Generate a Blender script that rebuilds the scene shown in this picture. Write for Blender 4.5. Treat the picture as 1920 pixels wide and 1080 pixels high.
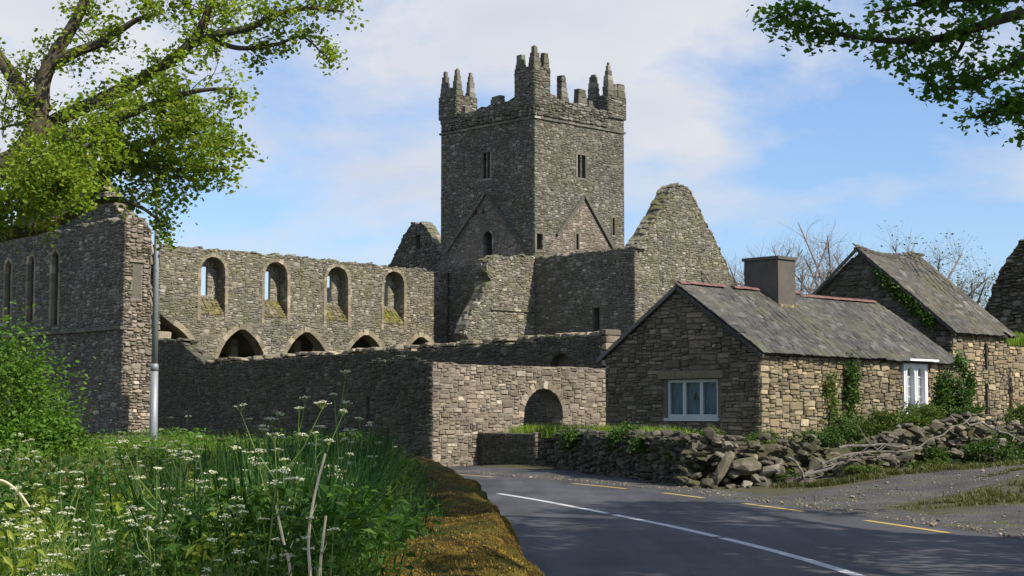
import bpy, bmesh, math, random
import numpy as np
from mathutils import Vector, Matrix
from mathutils.geometry import tessellate_polygon
from mathutils import noise as mnoise

for o in list(bpy.data.objects): bpy.data.objects.remove(o, do_unlink=True)
SC = bpy.context.scene
COL = SC.collection
R = math.radians

# ------------------------------------------------------------------ camera, sky, sun, exposure
cam = bpy.data.cameras.new('camera'); camo = bpy.data.objects.new('camera', cam); COL.objects.link(camo)
cam.sensor_width = 36.0; cam.lens = 56.25; cam.clip_start = 0.1; cam.clip_end = 5000
camo.location = (0, 0, 1.6); camo.rotation_euler = (R(90) + math.atan(237 / 3000), 0, 0)
SC.camera = camo
SUN_AZ, SUN_EL = 54.0, 42.0          # degrees right of the direction towards the viewer; height
s_dir = Vector((math.sin(R(SUN_AZ)) * math.cos(R(SUN_EL)), -math.cos(R(SUN_AZ)) * math.cos(R(SUN_EL)), math.sin(R(SUN_EL))))
world = bpy.data.worlds.new('World'); SC.world = world; world.use_nodes = True
def build_world():
    nt = world.node_tree; N = nt.nodes; L = nt.links; N.clear()
    out = N.new('ShaderNodeOutputWorld'); bg = N.new('ShaderNodeBackground'); bg.inputs['Strength'].default_value = 0.10
    sky = N.new('ShaderNodeTexSky'); sky.sky_type = 'NISHITA'; sky.sun_disc = False
    sky.sun_elevation = R(SUN_EL); sky.sun_rotation = R(180 - SUN_AZ); sky.air_density = 1.0; sky.dust_density = 0.6; sky.ozone_density = 1.6
    tc = N.new('ShaderNodeTexCoord')
    mp = N.new('ShaderNodeMapping'); mp.inputs['Scale'].default_value = (1.0, 1.0, 2.0); mp.inputs['Location'].default_value = (6.4, 3.3, 0.2)
    L.new(tc.outputs['Generated'], mp.inputs['Vector'])
    n1 = N.new('ShaderNodeTexNoise'); n1.inputs['Scale'].default_value = 3.6; n1.inputs['Detail'].default_value = 8; n1.inputs['Roughness'].default_value = 0.58; n1.inputs['Distortion'].default_value = 0.25
    L.new(mp.outputs['Vector'], n1.inputs['Vector'])
    cr = N.new('ShaderNodeValToRGB'); cr.color_ramp.elements[0].position = 0.45; cr.color_ramp.elements[1].position = 0.61
    cr.color_ramp.elements[0].color = (0.10, 0.10, 0.10, 1); cr.color_ramp.elements[1].color = (0.97, 0.97, 0.97, 1)
    L.new(n1.outputs['Fac'], cr.inputs['Fac'])
    n2 = N.new('ShaderNodeTexNoise'); n2.inputs['Scale'].default_value = 9; n2.inputs['Detail'].default_value = 6
    L.new(mp.outputs['Vector'], n2.inputs['Vector'])
    cc = N.new('ShaderNodeValToRGB'); cc.color_ramp.elements[0].position = 0.3; cc.color_ramp.elements[1].position = 0.7
    cc.color_ramp.elements[0].color = (5.3, 5.55, 6.2, 1); cc.color_ramp.elements[1].color = (6.3, 6.4, 6.7, 1)
    L.new(n2.outputs['Fac'], cc.inputs['Fac'])
    hs = N.new('ShaderNodeMixRGB'); hs.blend_type = 'MULTIPLY'; hs.inputs['Fac'].default_value = 1; hs.inputs['Color2'].default_value = (0.86, 1.05, 1.34, 1)
    L.new(sky.outputs['Color'], hs.inputs['Color1'])
    mx = N.new('ShaderNodeMixRGB'); L.new(cr.outputs['Color'], mx.inputs['Fac']); L.new(hs.outputs['Color'], mx.inputs['Color1']); L.new(cc.outputs['Color'], mx.inputs['Color2'])
    L.new(mx.outputs['Color'], bg.inputs['Color']); L.new(bg.outputs['Background'], out.inputs['Surface'])
build_world()
sl = bpy.data.lights.new('sun', 'SUN'); sl.energy = 5.0; sl.angle = R(0.5); sl.color = (1.0, 0.93, 0.82)
so = bpy.data.objects.new('sun', sl); COL.objects.link(so); so.rotation_euler = (-s_dir).to_track_quat('-Z', 'Y').to_euler()
SC.view_settings.view_transform = 'Standard'; SC.view_settings.look = 'None'; SC.view_settings.gamma = 1; SC.view_settings.use_curve_mapping = False
SC.view_settings.exposure = 0.35
SC.render.engine = 'CYCLES'
SC.cycles.max_bounces = 6; SC.cycles.transparent_max_bounces = 4

# ------------------------------------------------------------------ materials
def rgba(c): return (c[0], c[1], c[2], 1)
class NT:
    def __init__(s, name):
        s.m = bpy.data.materials.new(name); s.m.use_nodes = True
        s.t = s.m.node_tree; s.N = s.t.nodes; s.N.clear(); s.L = s.t.links
        s.out = s.N.new('ShaderNodeOutputMaterial')
    def n(s, t, **kw):
        x = s.N.new(t)
        for k, v in kw.items(): setattr(x, k, v)
        return x
    def noise(s, vec, scale, detail=4, rough=0.55):
        x = s.n('ShaderNodeTexNoise'); x.inputs['Scale'].default_value = scale; x.inputs['Detail'].default_value = detail; x.inputs['Roughness'].default_value = rough
        s.L.new(vec, x.inputs['Vector']); return x.outputs['Fac']
    def ramp(s, fac, stops, interp='LINEAR'):
        x = s.n('ShaderNodeValToRGB'); cr = x.color_ramp; cr.interpolation = interp
        while len(cr.elements) < len(stops): cr.elements.new(0.5)
        for e, (p, c) in zip(cr.elements, stops):
            e.position = p; e.color = rgba(c) if hasattr(c, '__len__') else (c, c, c, 1)
        s.L.new(fac, x.inputs['Fac']); return x.outputs['Color']
    def math(s, op, a, b=None):
        x = s.n('ShaderNodeMath', operation=op)
        for i, v in enumerate((a, b)):
            if v is None: continue
            if isinstance(v, (int, float)): x.inputs[i].default_value = v
            else: s.L.new(v, x.inputs[i])
        return x.outputs[0]
    def mix(s, fac, a, b, mode='MIX'):
        x = s.n('ShaderNodeMixRGB', blend_type=mode)
        for k, v in (('Fac', fac), ('Color1', a), ('Color2', b)):
            if isinstance(v, (int, float)): x.inputs[k].default_value = v
            elif isinstance(v, (tuple, list)): x.inputs[k].default_value = rgba(v)
            else: s.L.new(v, x.inputs[k])
        return x.outputs['Color']
    def pos(s): return s.n('ShaderNodeNewGeometry').outputs['Position']
    def rnd(s):
        g = s.n('ShaderNodeNewGeometry'); o = s.n('ShaderNodeObjectInfo')
        return s.math('FRACT', s.math('ADD', g.outputs['Random Per Island'], o.outputs['Random']))
    def up(s):
        g = s.n('ShaderNodeNewGeometry'); x = s.n('ShaderNodeSeparateXYZ'); s.L.new(g.outputs['Normal'], x.inputs[0]); return x.outputs['Z']
    def finish(s, col, rough=0.9, bump=None, bstr=0.3, bdist=0.02, spec=0.3, trans=None):
        p = s.n('ShaderNodeBsdfPrincipled')
        if isinstance(col, (tuple, list)): p.inputs['Base Color'].default_value = rgba(col)
        else: s.L.new(col, p.inputs['Base Color'])
        if isinstance(rough, (int, float)): p.inputs['Roughness'].default_value = rough
        else: s.L.new(rough, p.inputs['Roughness'])
        p.inputs['Specular IOR Level'].default_value = spec
        if bump is not None:
            b = s.n('ShaderNodeBump'); b.inputs['Strength'].default_value = bstr; b.inputs['Distance'].default_value = bdist
            s.L.new(bump, b.inputs['Height']); s.L.new(b.outputs['Normal'], p.inputs['Normal'])
        sh = p.outputs['BSDF']
        if trans:
            t = s.n('ShaderNodeBsdfTranslucent'); 
            if isinstance(col, (tuple, list)): t.inputs['Color'].default_value = rgba(col)
            else: s.L.new(s.mix(1.0, col, (1.25, 1.2, 0.6), 'MULTIPLY'), t.inputs['Color'])
            m = s.n('ShaderNodeMixShader'); m.inputs[0].default_value = trans
            s.L.new(sh, m.inputs[1]); s.L.new(t.outputs[0], m.inputs[2]); sh = m.outputs[0]
        s.L.new(sh, s.out.inputs['Surface']); return s.m

STONE = 0.74
def stone_mat(name, cols, moss=0.35, lichen=0.25, mosscol=(0.10, 0.11, 0.03), scale=1.0, STONE=STONE, spread=.85):
    s = NT(name); pos = s.pos(); r = s.rnd()
    k = len(cols); mean = [sum(c[q] for c in cols) / k for q in range(3)]; cols = [[spread * c[q] + (1 - spread) * mean[q] for q in range(3)] for c in cols]; base = s.ramp(r, [((i + 0.0) / k, c) for i, c in enumerate(cols)], 'CONSTANT')
    r2 = s.math('FRACT', s.math('MULTIPLY', r, 37.7))
    val = s.ramp(r2, [(0, 0.76), (0.70, 1.05), (0.86, 1.22), (1, 1.75)])
    base = s.mix(1, base, val, 'MULTIPLY'); base = s.mix(1, base, (STONE, STONE, STONE), 'MULTIPLY')
    fine = s.noise(pos, 14 * scale, 6, 0.7)
    base = s.mix(0.75, base, s.ramp(fine, [(0.25, 0.45), (0.75, 1.5)]), 'MULTIPLY')
    big = s.noise(pos, 0.35, 4)
    base = s.mix(0.8, base, s.ramp(big, [(0.3, (0.68, 0.70, 0.70)), (0.7, (1.25, 1.2, 1.12))]), 'MULTIPLY')
    lf = s.ramp(s.noise(pos, 3.1 * scale, 6, 0.7), [(0.56, 0.0), (0.64, lichen)])
    base = s.mix(lf, base, (0.30, 0.29, 0.245))
    upf = s.ramp(s.up(), [(0.25, 0.0), (0.75, 0.9)])
    mf = s.ramp(s.noise(pos, 0.9, 6, 0.7), [(0.46, 0.0), (0.66, 1.0)])
    mf = s.math('MINIMUM', s.math('ADD', s.math('MULTIPLY', mf, moss), s.math('MULTIPLY', upf, s.math('MULTIPLY', mf, 0.9))), 0.9)
    base = s.mix(mf, base, mosscol)
    h = s.math('ADD', s.noise(pos, 22 * scale, 6, 0.7), s.math('MULTIPLY', s.noise(pos, 5 * scale, 3), 0.8))
    return s.finish(base, 0.93, h, 0.55, 0.03, 0.2)
def plain_mat(name, c, rough=0.7, var=0.25, scale=6, bump=0.15, spec=0.3):
    s = NT(name); pos = s.pos(); f = s.noise(pos, scale, 6, 0.65)
    col = s.mix(1, c, s.ramp(f, [(0.25, 1 - var), (0.75, 1 + var)]), 'MULTIPLY')
    return s.finish(col, rough, f, bump, 0.02, spec)
def leaf_mat(name, cols, trans=0.4, rough=0.55):
    s = NT(name); r = s.rnd(); pos = s.pos()
    col = s.ramp(r, [(i / max(1, len(cols) - 1), c) for i, c in enumerate(cols)])
    col = s.mix(1, col, s.ramp(s.noise(pos, 0.9, 3), [(0.3, 0.72), (0.7, 1.25)]), 'MULTIPLY')
    return s.finish(col, rough, trans=trans, spec=0.25)

M = {}
M['tower'] = stone_mat('tower_stone', [(.205, .192, .158), (.17, .16, .132), (.26, .245, .208), (.15, .143, .118), (.22, .208, .168), (.34, .325, .28), (.185, .177, .142), (.235, .208, .172)], .4, .4, (.105, .108, .05))
M['tower_pink'] = stone_mat('scar_stone', [(.27, .23, .19), (.235, .20, .165), (.30, .265, .225), (.22, .195, .165), (.28, .24, .205)], .12, .3)
M['nave'] = stone_mat('nave_stone', [(.27, .245, .192), (.21, .192, .152), (.33, .305, .248), (.18, .168, .132), (.26, .238, .186), (.40, .375, .318), (.155, .145, .115), (.24, .22, .168)], .4, .42, (.14, .135, .045))
M['mossy'] = stone_mat('mossy_stone', [(.22, .19, .12), (.18, .16, .09), (.26, .23, .16)], .95, .2, (.15, .14, .025))
M['damp'] = stone_mat('damp_stone', [(.16, .15, .115), (.13, .12, .095), (.19, .175, .14), (.12, .115, .085), (.15, .14, .105)], .45, .25, (.055, .06, .02), 1.0, .52)  # stone with the shade of west-facing walls darkened into its colour
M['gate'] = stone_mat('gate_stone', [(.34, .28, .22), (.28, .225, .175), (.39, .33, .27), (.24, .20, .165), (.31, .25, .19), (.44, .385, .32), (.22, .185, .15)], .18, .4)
M['buff_damp'] = stone_mat('cottage_gable_stone', [(.27, .22, .155), (.22, .18, .13), (.31, .255, .185), (.19, .16, .115), (.25, .215, .165), (.34, .29, .215)], .2, .2, (.06, .065, .03), 1.0, .56)  # darker copy of the cottage stone, gable shade worked into the palette
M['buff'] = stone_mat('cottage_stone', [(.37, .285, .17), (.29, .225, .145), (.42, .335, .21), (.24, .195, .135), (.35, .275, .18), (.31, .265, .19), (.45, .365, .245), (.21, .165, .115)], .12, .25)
M['rubble'] = stone_mat('rubble_stone', [(.15, .13, .103), (.122, .107, .085), (.20, .176, .136), (.103, .09, .073), (.162, .138, .103), (.25, .225, .185)], .5, .35, (.055, .065, .018))
M['dressed'] = stone_mat('dressed_stone', [(.37, .315, .225), (.33, .28, .20), (.40, .34, .25), (.30, .26, .19)], .12, .3)
M['mortar'] = plain_mat('mortar', (.115, .105, .08), .95, .4, 9, .5)
M['mortar_lt'] = plain_mat('mortar_pale', (.19, .165, .13), .95, .4, 9, .5)
M['slate'] = stone_mat('slate', [(.105, .102, .098), (.085, .083, .08), (.125, .12, .115), (.095, .092, .089), (.115, .11, .105)], .06, .3, (.10, .10, .06), 1.2)
M['slate_brown'] = stone_mat('slate_barn', [(.135, .125, .11), (.115, .108, .098), (.15, .138, .12), (.10, .097, .09)], .25, .2, (.10, .09, .05), 1.2)
M['redtile'] = plain_mat('red_tile', (.165, .085, .073), .85, .5, 5, .3)
M['render'] = plain_mat('chimney_render', (.10, .09, .075), .95, .22, 3, .4)
M['white'] = plain_mat('white_paint', (.72, .73, .73), .55, .08, 12, .1)
M['white_old'] = plain_mat('old_white_paint', (.42, .45, .45), .6, .15, 12, .1)  # greyed white for the gable window, its shade mixed into the colour
M['palewin'] = plain_mat('curtain_lace', (.26, .265, .28), .8, .15, 25, .1)
M['curtain'] = plain_mat('curtain_blue', (.13, .24, .30), .8, .3, 6, .1)
M['dark'] = plain_mat('dark_wood', (.03, .025, .02), .9, .2)
g = NT('window_glass'); gp = g.n('ShaderNodeBsdfPrincipled'); gp.inputs['Base Color'].default_value = (.8, .9, .92, 1); gp.inputs['Roughness'].default_value = .05
gp.inputs['Transmission Weight'].default_value = 1.0; gp.inputs['IOR'].default_value = 1.2; g.L.new(gp.outputs[0], g.out.inputs[0]); M['glass'] = g.m
M['steel'] = plain_mat('galvanised_steel', (.27, .285, .30), .55, .12, 18, .05, .5)
M['steel'].node_tree.nodes['Principled BSDF'].inputs['Metallic'].default_value = 0.35
M['bark'] = plain_mat('bark', (.085, .07, .045), .95, .5, 9, .9)
M['bark_grey'] = plain_mat('bark_grey', (.22, .19, .165), .95, .3, 9, .5)
M['deadwood'] = plain_mat('dead_wood', (.165, .148, .122), .9, .4, 14, .5)
M['straw'] = plain_mat('dry_stalk', (.70, .58, .38), .85, .2, 20, .2)
M['oak'] = leaf_mat('oak_leaf', [(.12, .20, .018), (.18, .27, .024), (.24, .325, .032), (.31, .375, .042)], .5)
M['beech'] = leaf_mat('beech_leaf', [(.085, .20, .028), (.115, .245, .034), (.15, .29, .042)], .55)
M['bush'] = leaf_mat('bush_leaf', [(.07, .165, .018), (.11, .225, .024), (.16, .285, .034)], .4)
M['ivy'] = leaf_mat('ivy_leaf', [(.03, .075, .012), (.05, .105, .016), (.085, .14, .022)], .25)
M['bramble'] = leaf_mat('bramble_leaf', [(.055, .10, .018), (.085, .135, .022), (.12, .155, .03)], .3)
M['grass'] = leaf_mat('grass_blade', [(.032, .09, .010), (.05, .125, .013), (.075, .16, .017), (.12, .19, .03)], .4)
M['grass_lt'] = leaf_mat('grass_blade_light', [(.11, .20, .02), (.16, .25, .03), (.20, .27, .045)], .4)
M['deepgrass'] = leaf_mat('deep_grass', [(.010, .048, .006), (.018, .064, .007), (.028, .08, .010)], .3)
M['yellowherb'] = leaf_mat('yellow_herb', [(.17, .23, .025), (.24, .30, .04), (.33, .37, .07)], .4)
M['olive'] = leaf_mat('olive_grass', [(.07, .085, .02), (.10, .115, .03), (.14, .14, .045)], .3)
M['herb'] = leaf_mat('herb_leaf', [(.026, .078, .009), (.045, .11, .012), (.075, .15, .018)], .4)
M['stem'] = leaf_mat('herb_stem', [(.13, .20, .04), (.18, .24, .06)], .2)
M['umbel'] = leaf_mat('white_flower', [(.62, .64, .45), (.72, .73, .60), (.80, .80, .72)], .3)
M['bluebell'] = leaf_mat('blue_flower', [(.10, .10, .42), (.16, .15, .5)], .3)
M['dry'] = leaf_mat('dry_grass', [(.24, .17, .08), (.30, .22, .11), (.20, .17, .06)], .3)
M['mossfuzz'] = leaf_mat('moss_fuzz', [(.04, .026, .008), (.13, .08, .013), (.23, .145, .02), (.34, .235, .04), (.06, .065, .012)], .2, .9)
def mk_special():
    s = NT('asphalt'); pos = s.pos()
    f = s.noise(pos, 60, 3, .7); b = s.noise(pos, .5, 4)
    mp = s.n('ShaderNodeMapping'); mp.inputs['Scale'].default_value = (1.2, .10, 1); mp.inputs['Rotation'].default_value = (0, 0, R(-8)); s.L.new(pos, mp.inputs['Vector'])
    w = s.noise(mp.outputs['Vector'], 1.5, 3)
    c = s.mix(1, (.060, .060, .063), s.ramp(f, [(.3, .65), (.7, 1.35)]), 'MULTIPLY')
    c = s.mix(1, c, s.ramp(b, [(.3, .72), (.7, 1.25)]), 'MULTIPLY'); c = s.mix(1, c, s.ramp(w, [(.35, .7), (.65, 1.22)]), 'MULTIPLY')
    vv = s.n('ShaderNodeTexVoronoi', feature='DISTANCE_TO_EDGE'); vv.inputs['Scale'].default_value = .38; wv = s.n('ShaderNodeVectorMath', operation='ADD'); s.L.new(pos, wv.inputs[0]); nz = s.n('ShaderNodeTexNoise'); nz.inputs['Scale'].default_value = 1.2; nz.inputs['Detail'].default_value = 5; s.L.new(pos, nz.inputs['Vector']); s.L.new(nz.outputs['Color'], wv.inputs[1]); s.L.new(wv.outputs[0], vv.inputs['Vector'])
    c = s.mix(s.ramp(vv.outputs['Distance'], [(.0, .55), (.008, .0)]), c, (.02, .02, .02))
    c = s.mix(s.ramp(s.noise(pos, 190, 2, .8), [(.62, 0.), (.72, .5)]), c, (.16, .155, .15))
    M['asphalt'] = s.finish(c, .82, f, .35, .008, .35)
    for nm, c0 in (('line_white', (.55, .55, .55)), ('line_yellow', (.52, .36, .08))):
        s = NT(nm); pos = s.pos(); f = s.noise(pos, 22, 6, .75)
        wear = s.ramp(f, [(.34, 1.0), (.52, 0.0)]); M[nm] = s.finish(s.mix(s.math('MULTIPLY', wear, .75), c0, (.10, .10, .10)), .8, f, .1, .005)
    s = NT('ground_soil'); pos = s.pos(); f = s.noise(pos, 3, 8, .7)
    c = s.ramp(f, [(.3, (.035, .038, .016)), (.45, (.05, .055, .02)), (.58, (.085, .07, .04)), (.75, (.06, .07, .022))]); M['soil'] = s.finish(c, .95, f, .6, .05)
    s = NT('gravel'); pos = s.pos(); f = s.noise(pos, 35, 5, .75); b = s.noise(pos, 1.1, 5)
    v = s.n('ShaderNodeTexVoronoi'); v.inputs['Scale'].default_value = 26; s.L.new(pos, v.inputs['Vector'])
    c = s.mix(1, (.085, .08, .072), s.ramp(f, [(.25, .5), (.75, 1.5)]), 'MULTIPLY'); c = s.mix(.7, c, s.ramp(b, [(.35, .55), (.65, 1.2)]), 'MULTIPLY')
    g2 = s.ramp(s.noise(pos, .8, 6, .7), [(.56, 0.), (.64, .75)]); c = s.mix(g2, c, (.075, .095, .03))
    M['gravel'] = s.finish(c, .95, v.outputs['Distance'], .8, .03)
    s = NT('moss_bank'); pos = s.pos(); f = s.noise(pos, 5, 8, .75); f2 = s.noise(pos, 1.3, 4)
    f3 = s.noise(pos, 28, 4, .8); c = s.ramp(s.math('ADD', s.math('MULTIPLY', f, .7), s.math('MULTIPLY', f3, .3)), [(.36, (.012, .009, .006)), (.46, (.045, .027, .009)), (.53, (.13, .082, .014)), (.61, (.28, .19, .03))])
    c = s.mix(s.ramp(f2, [(.46, 0.), (.62, .75)]), c, (.05, .065, .014)); M['moss'] = s.finish(c, .98, f, 1.0, .06, .1)
mk_special()

# ------------------------------------------------------------------ object helpers
WM = {}
def link(o, parent=None, W=None):
    COL.objects.link(o); W = W if W is not None else Matrix.Identity(4)
    WM[o.name] = W; o.matrix_basis = W
    if parent is not None:
        o.parent = parent; o.matrix_parent_inverse = WM[parent.name].inverted()
    return o
def tag(o, label=None, cat=None, group=None, kind=None):
    for k, v in (('label', label), ('category', cat), ('group', group), ('kind', kind)):
        if v: o[k] = v
    return o
def thing(name, loc, label, cat, group=None):
    o = bpy.data.objects.new(name, None); o.empty_display_size = .3
    link(o, None, Matrix.Translation(Vector(loc))); return tag(o, label, cat, group)
def mesh(name, v, f, mat, smooth=False):
    me = bpy.data.meshes.new(name)
    if isinstance(v, np.ndarray): v = v.reshape(-1, 3).tolist()
    if isinstance(f, np.ndarray): f = f.tolist()
    me.from_pydata(v, [], f); me.materials.append(M[mat])
    if smooth: me.polygons.foreach_set('use_smooth', [True] * len(me.polygons))
    me.update(); return me
def obj(name, v, f, mat, parent=None, smooth=False, kind=None):
    o = bpy.data.objects.new(name, mesh(name, v, f, mat, smooth)); link(o, parent)
    if kind: o['kind'] = kind
    return o
def top(name, v, f, mat, loc, label, cat, group=None, kind=None, smooth=False):
    v = np.asarray(v, float).reshape(-1, 3) - np.array(loc)
    o = bpy.data.objects.new(name, mesh(name, v, f, mat, smooth)); link(o, None, Matrix.Translation(Vector(loc)))
    return tag(o, label, cat, group, kind)
class Geo:
    def __init__(s): s.v = []; s.f = []
    def add(s, v, f):
        b = len(s.v); s.v.extend([tuple(p) for p in v]); s.f.extend([tuple(i + b for i in q) for q in f]); return s
    def tube(s, pts, rads, k=6, cap=True):
        pts = [Vector(p) for p in pts]; b = len(s.v); n = len(pts); ref = None
        for i, p in enumerate(pts):
            d = (pts[min(i + 1, n - 1)] - pts[max(i - 1, 0)]).normalized()
            a = d.orthogonal().normalized() if ref is None else (ref - d * ref.dot(d)).normalized()
            ref = a; c = d.cross(a)
            for j in range(k):
                t = 2 * math.pi * j / k; q = p + (a * math.cos(t) + c * math.sin(t)) * rads[i]; s.v.append(tuple(q))
        for i in range(n - 1):
            for j in range(k):
                s.f.append((b + i * k + j, b + i * k + (j + 1) % k, b + (i + 1) * k + (j + 1) % k, b + (i + 1) * k + j))
        if cap:
            s.f.append(tuple(b + j for j in range(k))[::-1]); s.f.append(tuple(b + (n - 1) * k + j for j in range(k)))
        return s
# unit blocks shared by all single stones
def hull(pts, name):
    bm = bmesh.new()
    for p in pts: bm.verts.new(p)
    r = bmesh.ops.convex_hull(bm, input=bm.verts)
    bmesh.ops.delete(bm, geom=list({x for x in r['geom_unused'] + r['geom_interior'] if isinstance(x, bmesh.types.BMVert)}), context='VERTS')
    v = [tuple(x.co) for x in bm.verts]; bm.verts.index_update(); f = [[q.index for q in x.verts] for x in bm.faces]; bm.free(); return v, f
rg = random.Random(5)
def ublock(ch, jit):
    pts = []
    for sx in (-1, 1):
        for sy in (-1, 1):
            for sz in (-1, 1):
                j = [1 - abs(rg.gauss(0, jit)) for _ in range(3)]
                c = [sx * .5 * j[0], sy * .5 * j[1], sz * .5 * j[2]]
                for ax in range(3):
                    q = list(c)
                    for o_ in range(3):
                        if o_ != ax: q[o_] *= (1 - ch * rg.uniform(.6, 1.4))
                    pts.append(q)
    return hull(pts, 'b')
BLOCK = [ublock(.24, .085) for _ in range(16)]
JAG = [ublock(.10, .09) for _ in range(12)]
SQUARE = [ublock(.06, .015) for _ in range(6)]
def urock():
    pts = []
    for _ in range(22):
        d = Vector((rg.gauss(0, 1), rg.gauss(0, 1), rg.gauss(0, 1))).normalized(); m = max(abs(c) for c in d)
        pts.append(tuple(d * (.5 / (m ** .5)) * rg.uniform(.85, 1.0)))
    return hull(pts, 'r')
ROCK = [urock() for _ in range(16)]
SLATE = []
for _ in range(8):
    j = lambda a: rg.uniform(-a, a)
    a = [(-.5 + j(.02), -.5 + j(.05)), (-.1 + j(.1), -.5 + j(.06)), (.5 + j(.02), -.5 + j(.05)), (.5, .5), (-.5, .5)]
    SLATE.append(([(x, y, -.5) for x, y in a] + [(x, y, .5) for x, y in a], [(5, 6, 7, 8, 9)] + [(i, (i + 1) % 5, 5 + (i + 1) % 5, 5 + i) for i in range(5)]))
CACHE = {}
def piece(name, proto, k, mat, parent, W):
    key = (id(proto), k % len(proto), mat, name)
    if key not in CACHE: CACHE[key] = mesh(name, proto[k % len(proto)][0], proto[k % len(proto)][1], mat)
    return link(bpy.data.objects.new(name, CACHE[key]), parent, W)
def joined(name, proto, items, mat, parent):      # items: (k, Matrix)
    V = []; Fc = []; b = 0
    for k, W in items:
        v, f = proto[k % len(proto)]; A = np.array(W); vv = np.array(v) @ A[:3, :3].T + A[:3, 3]
        V.append(vv); Fc.extend([[i + b for i in q] for q in f]); b += len(v)
    return obj(name, np.concatenate(V), Fc, mat, parent, kind='stuff')
def pieces(name, proto, items, mat, parent, limit=300, rest='rubble_fill'):
    # the pieces that show largest from the road are single objects, the rest one joined part
    items = sorted(items, key=lambda it: -(it[1].to_scale().x * it[1].to_scale().z) / max(1, (it[1].translation.length ** 2)))
    for k, W in items[:limit]: piece(name, proto, k, mat, parent, W)
    if len(items) > limit: joined(rest, proto, items[limit:], mat, parent)

# ------------------------------------------------------------------ wall frames
AX = R(46)
E2 = Vector((math.sin(AX), math.cos(AX), 0)); N2 = Vector((-math.cos(AX), math.sin(AX), 0)); UP = Vector((0, 0, 1))
class Frame:          # s along the wall, z up, o outwards
    def __init__(s, O, d, n): s.O = Vector((O[0], O[1], 0)); s.d = d.normalized(); s.n = n.normalized()
    def p(s, a, z, o=0): return s.O + s.d * a + s.n * o + UP * z
    def rot(s): 
        m = Matrix((s.d, s.n, UP)).transposed(); return m.to_4x4()
    def W(s, a, z, o, w, dpt, h, roll=0, yaw=0, tilt=0):
        return Matrix.Translation(s.p(a, z, o)) @ s.rot() @ Matrix.Rotation(yaw, 4, 'Z') @ Matrix.Rotation(roll, 4, 'Y') @ Matrix.Rotation(tilt, 4, 'X') @ Matrix.Diagonal((w, dpt, h, 1))
T0 = (1.44, 100.0)
def ab(a, b, base=T0): v = Vector((base[0], base[1], 0)) + E2 * a + N2 * b; return (v.x, v.y)
def slab(fr, outer, holes, o0, o1, geo=None):
    geo = geo or Geo(); polys = [[Vector((x, y, 0)) for x, y in p] for p in [outer] + list(holes)]
    tris = tessellate_polygon(polys); flat = [q for p in polys for q in p]
    front = [fr.p(q.x, q.y, o0) for q in flat]; back = [fr.p(q.x, q.y, o1) for q in flat]; m = len(flat)
    f = [tuple(t) for t in tris] + [tuple(i + m for i in t)[::-1] for t in tris]
    b = 0
    for p in polys:
        k = len(p)
        for i in range(k): f.append((b + i, b + (i + 1) % k, m + b + (i + 1) % k, m + b + i))
        b += k
    return geo.add(front + back, f)
def xs(poly, z):
    r = []
    for i in range(len(poly)):
        (x0, z0), (x1, z1) = poly[i], poly[(i + 1) % len(poly)]
        if (z0 <= z < z1) or (z1 <= z < z0): r.append(x0 + (x1 - x0) * (z - z0) / (z1 - z0))
    return sorted(r)
def spans(outer, holes, z):
    r = xs(outer, z); iv = [(r[i], r[i + 1]) for i in range(0, len(r) - 1, 2)]
    for h in holes:
        q = xs(h, z)
        for i in range(0, len(q) - 1, 2):
            nv = []
            for a, b in iv:
                if q[i] > a: nv.append((a, min(b, q[i])))
                if q[i + 1] < b: nv.append((max(a, q[i + 1]), b))
            iv = [(a, b) for a, b in nv if b - a > .04]
    return iv
def layout(outer, holes, hr, lr, seed, zmin=None):
    # random rubble: stones of mixed size packed without running courses
    rn = random.Random(seed); z0 = max(min(p[1] for p in outer), zmin if zmin is not None else -9); zt = max(p[1] for p in outer)
    s0 = min(p[0] for p in outer); s1 = max(p[0] for p in outer); cw = lr[0] * .52; ch = hr[0] * .5
    nx_ = int((s1 - s0) / cw) + 1; nz = int((zt - z0) / ch) + 1; cw = (s1 - s0) / max(1, round((s1 - s0) / cw)); free = []
    for k in range(nz):
        row = bytearray(nx_)
        for a, b in spans(outer, holes, z0 + (k + .5) * ch):
            for c in range(max(0, int((a - s0) / cw + .5)), min(nx_, int((b - s0) / cw + .5))): row[c] = 1
        free.append(row)
    out = []
    for k in range(nz):
        row = free[k]; c = 0
        while c < nx_:
            if not row[c]: c += 1; continue
            q = rn.random(); f = 1.45 if q < .08 else (.62 if q < .34 else 1.0)
            w = max(1, round(rn.uniform(*lr) * f / cw)); h = max(1, round(rn.uniform(*hr) * f / ch)); n = 1
            while n < w and c + n < nx_ and row[c + n]: n += 1
            if rn.random() < .9: h = max(1, min(h, int(n * cw / ch * rn.uniform(.5, .85))))
            m = 1
            while m < h and k + m < nz and all(free[k + m][c:c + n]): m += 1
            for r in range(k, k + m):
                for x in range(c, c + n): free[r][x] = 0
            if n * cw > .03: out.append((s0 + (c + n / 2) * cw, z0 + (k + m / 2) * ch, n * cw, m * ch))
            c += n
    return out
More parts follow.
